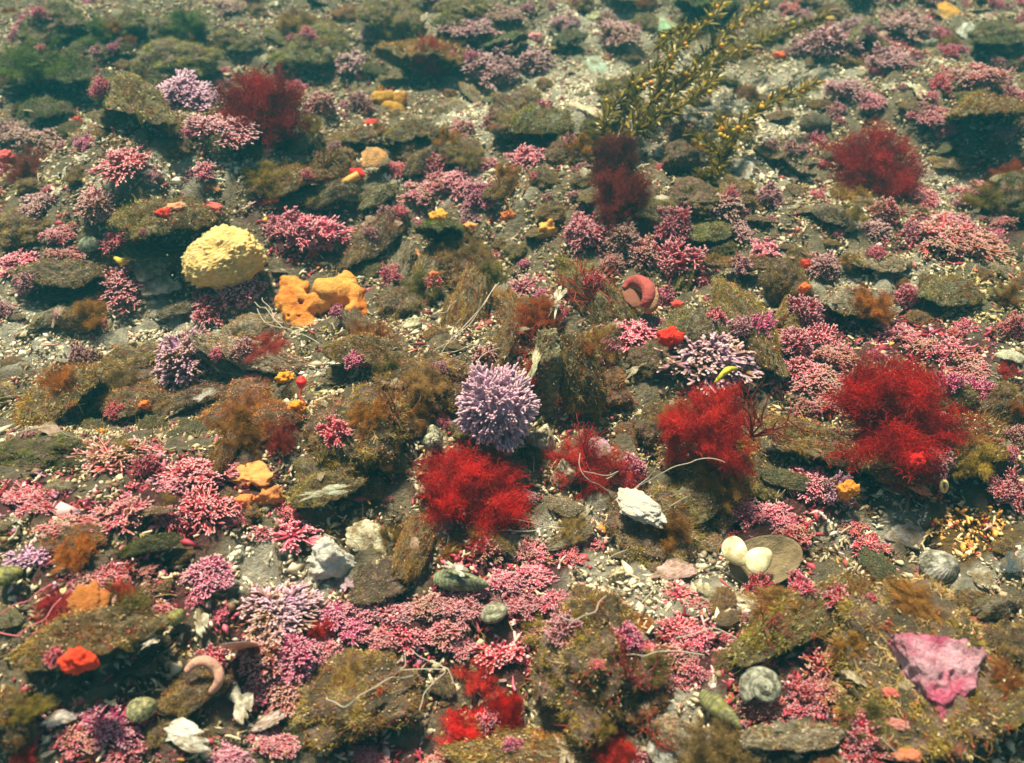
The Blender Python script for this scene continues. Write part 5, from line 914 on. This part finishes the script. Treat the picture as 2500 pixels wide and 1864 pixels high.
def weed(brs, label, seed, nb):
    g = np.random.default_rng(seed); P_all = [px3(b) for b in brs]; base = P_all[0][0].copy(); root = obj("bladder_weed", None, None, base); root.empty_display_size = .01; tag(root, label, "seaweed")
    LV, LQ, LT, LC, o_ = [], [], [], [], 0; spots = []
    parts = []
    for bi, P in enumerate(P_all):
        me = sweep("s", P-base, np.linspace(.0022, .0010, len(P)), M['weed'], 6); n_ = len(me.vertices); co = np.zeros(n_*3, np.float32); me.vertices.foreach_get("co", co); co = co.reshape(-1, 3)
        parts.append((co, np.array([list(p_.vertices) for p_ in me.polygons if len(p_.vertices) == 4]), np.array([list(p_.vertices) for p_ in me.polygons if len(p_.vertices) == 3]), np.tile([.16, .09, .02], (n_, 1)))); C = co[:-2].reshape(-1, 6, 3).mean(1)
        for j in range(1, len(C)):
            for _ in range(16):
                if g.random() < .95:
                    d = unit((C[j]-C[j-1])[None])[0]*.8+g.normal(size=3)*.7; d /= np.linalg.norm(d); s_ = unit(np.cross(d, g.normal(size=3))[None])[0]; n3 = np.cross(d, s_); L_ = g.uniform(.007, .019)
                    q = leafV*L_; LV.append(C[j]+q[:, :1]*d+q[:, 1:2]*s_+q[:, 2:]*n3); LQ.append(np.array(leafQ)+o_); LT.append(np.array(leafT)+o_); o_ += 6
                    cc_ = np.array([(.27, .20, .02), (.19, .15, .02), (.46, .31, .03), (.11, .08, .012)])[g.choice(4)]*g.uniform(.7, 1.3); LC.append(np.tile(cc_, (6, 1)))
        spots += [(C[j], j/len(C)) for j in range(len(C)//3, len(C))]
    v, q, t, c = merge(parts); obj("stem", mesh("stem", v, q, t, M['weed'], c), root)
    obj("leaves", mesh("leaves", np.concatenate(LV), np.concatenate(LQ), np.concatenate(LT), M['weed'], np.concatenate(LC), smooth=False), root)
    for _ in range(nb):
        k = g.choice(len(spots)); c0 = spots[k][0]+g.normal(size=3)*.005; r = g.uniform(.0018, .0036); obj("bladder", bladder, root, c0, (g.uniform(0, 3), g.uniform(0, 3), 0), (r, r, r), (.80*g.uniform(.7, 1.1), .47*g.uniform(.7, 1.1), .03))
weed(BR, "golden bladder weed rising from the dark crimson clump to the upper right", 5, 98); weed(BR2, "shorter golden bladder weed curving toward the grey stone", 6, 46)

# ================================================================= FILLERS (countable, alike)
rf = random.Random(99)
def free(px, py, r): return all((px-a)**2+(py-b)**2 > (r+c*.75)**2 for a, b, c in HEROES)
nm, ns, nf, nl = 0, 0, 0, 0
for it in range(16000):
    y = rf.uniform(.12, 1.75); x = rf.uniform(-1, 1)*(.36+.6*y); z = float(gh(x, y)); px, py = to_px(x, y, z); px, py = float(px), float(py)
    if not (-200 < px < 2700 and -120 < py < 2000): continue
    W = {k: float(v) for k, v in patch_w(np.array([x]), np.array([y]), z).items() for v in v}; u = rf.random(); sandy = W['s'] > .3
    if u < .35 and nm < 260:
        r = rf.uniform(9, 24)
        if not free(px, py, r*.5) or (sandy and rf.random() < .8) or (W['p'] < .2 and rf.random() < .5): continue
        sc_ = r*2*pxm(math.hypot(x, y, z-CAM_H)*.97); k = rf.choice('cr pk rd dp dp br or mg'.split()); o = obj("maerl_sprig", MAERL[rf.choice([2, 3, 6, 7])], None, (x, y, z+sc_*.15), (0, 0, rf.uniform(0, 6)), (sc_, sc_, sc_*.8), CLR[k])
        tag(o, "small loose maerl sprig lying in the gravel between the larger nodules", "maerl sprig", "loose maerl sprigs scattered in the gravel"); HEROES.append((px, py, r)); nm += 1
    elif u < .62 and ns < 180:
        r = rf.uniform(16, 50)
        if not free(px, py, r*.4): continue
        sc_ = r*2*pxm(math.hypot(x, y, z-CAM_H)*.97); v = rf.randrange(6); tint = rf.choice(['ol', 'gr', 'gg', 'br', 'dg', 'pa']); rot = (rf.uniform(-.5, .25), rf.uniform(-.3, .3), rf.uniform(-1, 1)); s = (sc_, sc_*rf.uniform(.5, .8), sc_*.6)
        root = obj("small_oyster", None, None, (x, y, z+.004), rot); root.empty_display_size = .01; tag(root, "small weed grown shell half buried in the gravel", "small oyster", "small overgrown shells half buried in the gravel")
        obj("valve", VALVE[v][0], root, sc=s, color=VC[tint]); obj("algae_turf", VALVE[v][rf.choice([1, 2, 2])], root, sc=s, color=TINT[tint]); HEROES.append((px, py, r*.8)); ns += 1
    elif u < .85 and nf < 190:
        r = rf.uniform(7, 19)
        sc_ = r*2*pxm(math.hypot(x, y, z-CAM_H)*.97); c = rf.choice([(.85, .78, .6), (.6, .55, .42), (.42, .36, .25), (.75, .5, .45), (.3, .3, .22), (.9, .86, .75)])
        if not free(px, py, 4): continue
        o = obj("shell_chip", SHARD[rf.randrange(4)], None, (x, y, z+.004), (rf.uniform(-.6, .6), rf.uniform(-.6, .6), rf.uniform(0, 6)), (sc_, sc_, sc_*.7), c); tag(o, "small pale shell chip lying loose in the gravel", "shell chip", "shell chips scattered in the gravel"); nf += 1
    elif nl < 170:
        r = rf.uniform(16, 40)
        if not free(px, py, r*.5) or (sandy and rf.random() < .7): continue
        sc_ = r*2*pxm(math.hypot(x, y, z-CAM_H)*.97); v = rf.randrange(5); root = obj("small_mossy_stone", None, None, (x, y, z), (0, 0, rf.uniform(0, 6))); root.empty_display_size = .01
        tag(root, "small fuzzy stone bedded in the gravel between the shells", "mossy stone", "small fuzzy stones bedded in the gravel"); s = (sc_, sc_*.8, sc_*.6); zz = (0, 0, sc_*.12)
        obj("stone", LUMP[v][0], root, zz, sc=s, color=(.17, .135, .08)); obj("algae_turf", LUMP[v][1], root, zz, sc=s, color=TINT[rf.choice(['ol', 'ol', 'gr', 'gg', 'br', 'rb', 'dg'])]); HEROES.append((px, py, r)); nl += 1
dg = bpy.context.evaluated_depsgraph_get(); dg.update(); nc = 0
for it in range(3000):
    if nc >= 230: break
    y = rf.uniform(.12, 1.6); x = rf.uniform(-1, 1)*(.36+.6*y); ok, hp, nn_, _, ob, _ = SC.ray_cast(dg, Vector((x, y, .45)), Vector((0, 0, -1)))
    if not ok or ob.name.split('.')[0] not in ('algae_turf', 'upper_valve', 'valve', 'stone') or hp.z < float(gh(x, y))+.008: continue
    sc_ = rf.uniform(.006, .022); k = rf.random()
    if k < .45: o = obj("maerl_crumb", MAERL[rf.choice([1, 2, 3, 4])], None, (x, y, hp.z), (rf.uniform(-.5, .5), rf.uniform(-.5, .5), rf.uniform(0, 6)), (sc_,)*3, CLR[rf.choice('cr pk rd dp br mg'.split())]); tag(o, "small maerl crumb caught in the algae on a stone or oyster", "maerl crumb", "maerl crumbs caught on stones and oysters")
    elif k < .75: o = obj("caught_chip", SHARD[rf.randrange(4)], None, (x, y, hp.z), (rf.uniform(-.6, .6), rf.uniform(-.6, .6), rf.uniform(0, 6)), (sc_, sc_, sc_*.6), rf.choice([(.6, .52, .38), (.45, .38, .26), (.6, .4, .32), (.3, .28, .2)])); tag(o, "small dull shell chip caught in the algae on a stone or oyster", "shell chip", "shell chips caught on stones and oysters")
    else: o = obj("algae_sprout", CLOUD[rf.randrange(2)], None, (x, y, hp.z-.003), (0, 0, rf.uniform(0, 6)), (sc_*2.2,)*3, rf.choice([(1.2, 1, .7), (1.1, .6, .4), (.8, .8, .8), (1.6, .9, .4)])); tag(o, "small wispy algae sprout growing on a stone or oyster", "algae", "wispy algae sprouts on stones and oysters")
    nc += 1
np_ = 700; y = rg.uniform(.15, 1.5, np_); x = rg.uniform(-1, 1, np_)*(.3+.55*y); z = gh(x, y)+rg.uniform(.02, .20, np_); rr_ = rg.uniform(.00018, .0005, np_); P = np.stack([x, y, z], -1)
v = (OV[None]*rr_[:, None, None]*rg.uniform(.6, 1.4, (np_, 6, 1))+P[:, None]).reshape(-1, 3); t = (OT[None]+(np.arange(np_)*6)[:, None, None]).reshape(-1, 3)
tag(obj("drifting_specks", mesh("drifting_specks", v, None, t, M['gravel'], np.tile([.75, .68, .55], (len(v), 1)))), "tiny pale specks drifting in the water above the seabed", "specks", kind="stuff")
print("fillers", nm, ns, nf, nl)

# ================================================================= WATER HAZE
import bmesh
bm = bmesh.new(); bmesh.ops.create_cube(bm, size=1); hm = bpy.data.meshes.new("haze"); bm.to_mesh(hm); bm.free()
hz = obj("haze", hm, None, (0, 20, -.2)); hz.scale = (130, 140, 1.9); tag(hz, None, None, kind="stuff")
m = bpy.data.materials.new("haze"); m.use_nodes = True; n = m.node_tree.nodes; n.remove(n["Principled BSDF"]); pv = n.new("ShaderNodeVolumePrincipled")
pv.inputs["Color"].default_value = (.006, .054, .070, 1); pv.inputs["Absorption Color"].default_value = (.74, .97, .93, 1); pv.inputs["Density"].default_value = 1.0; pv.inputs["Anisotropy"].default_value = .2
m.node_tree.links.new(pv.outputs[0], n["Material Output"].inputs["Volume"]); hm.materials.append(m)
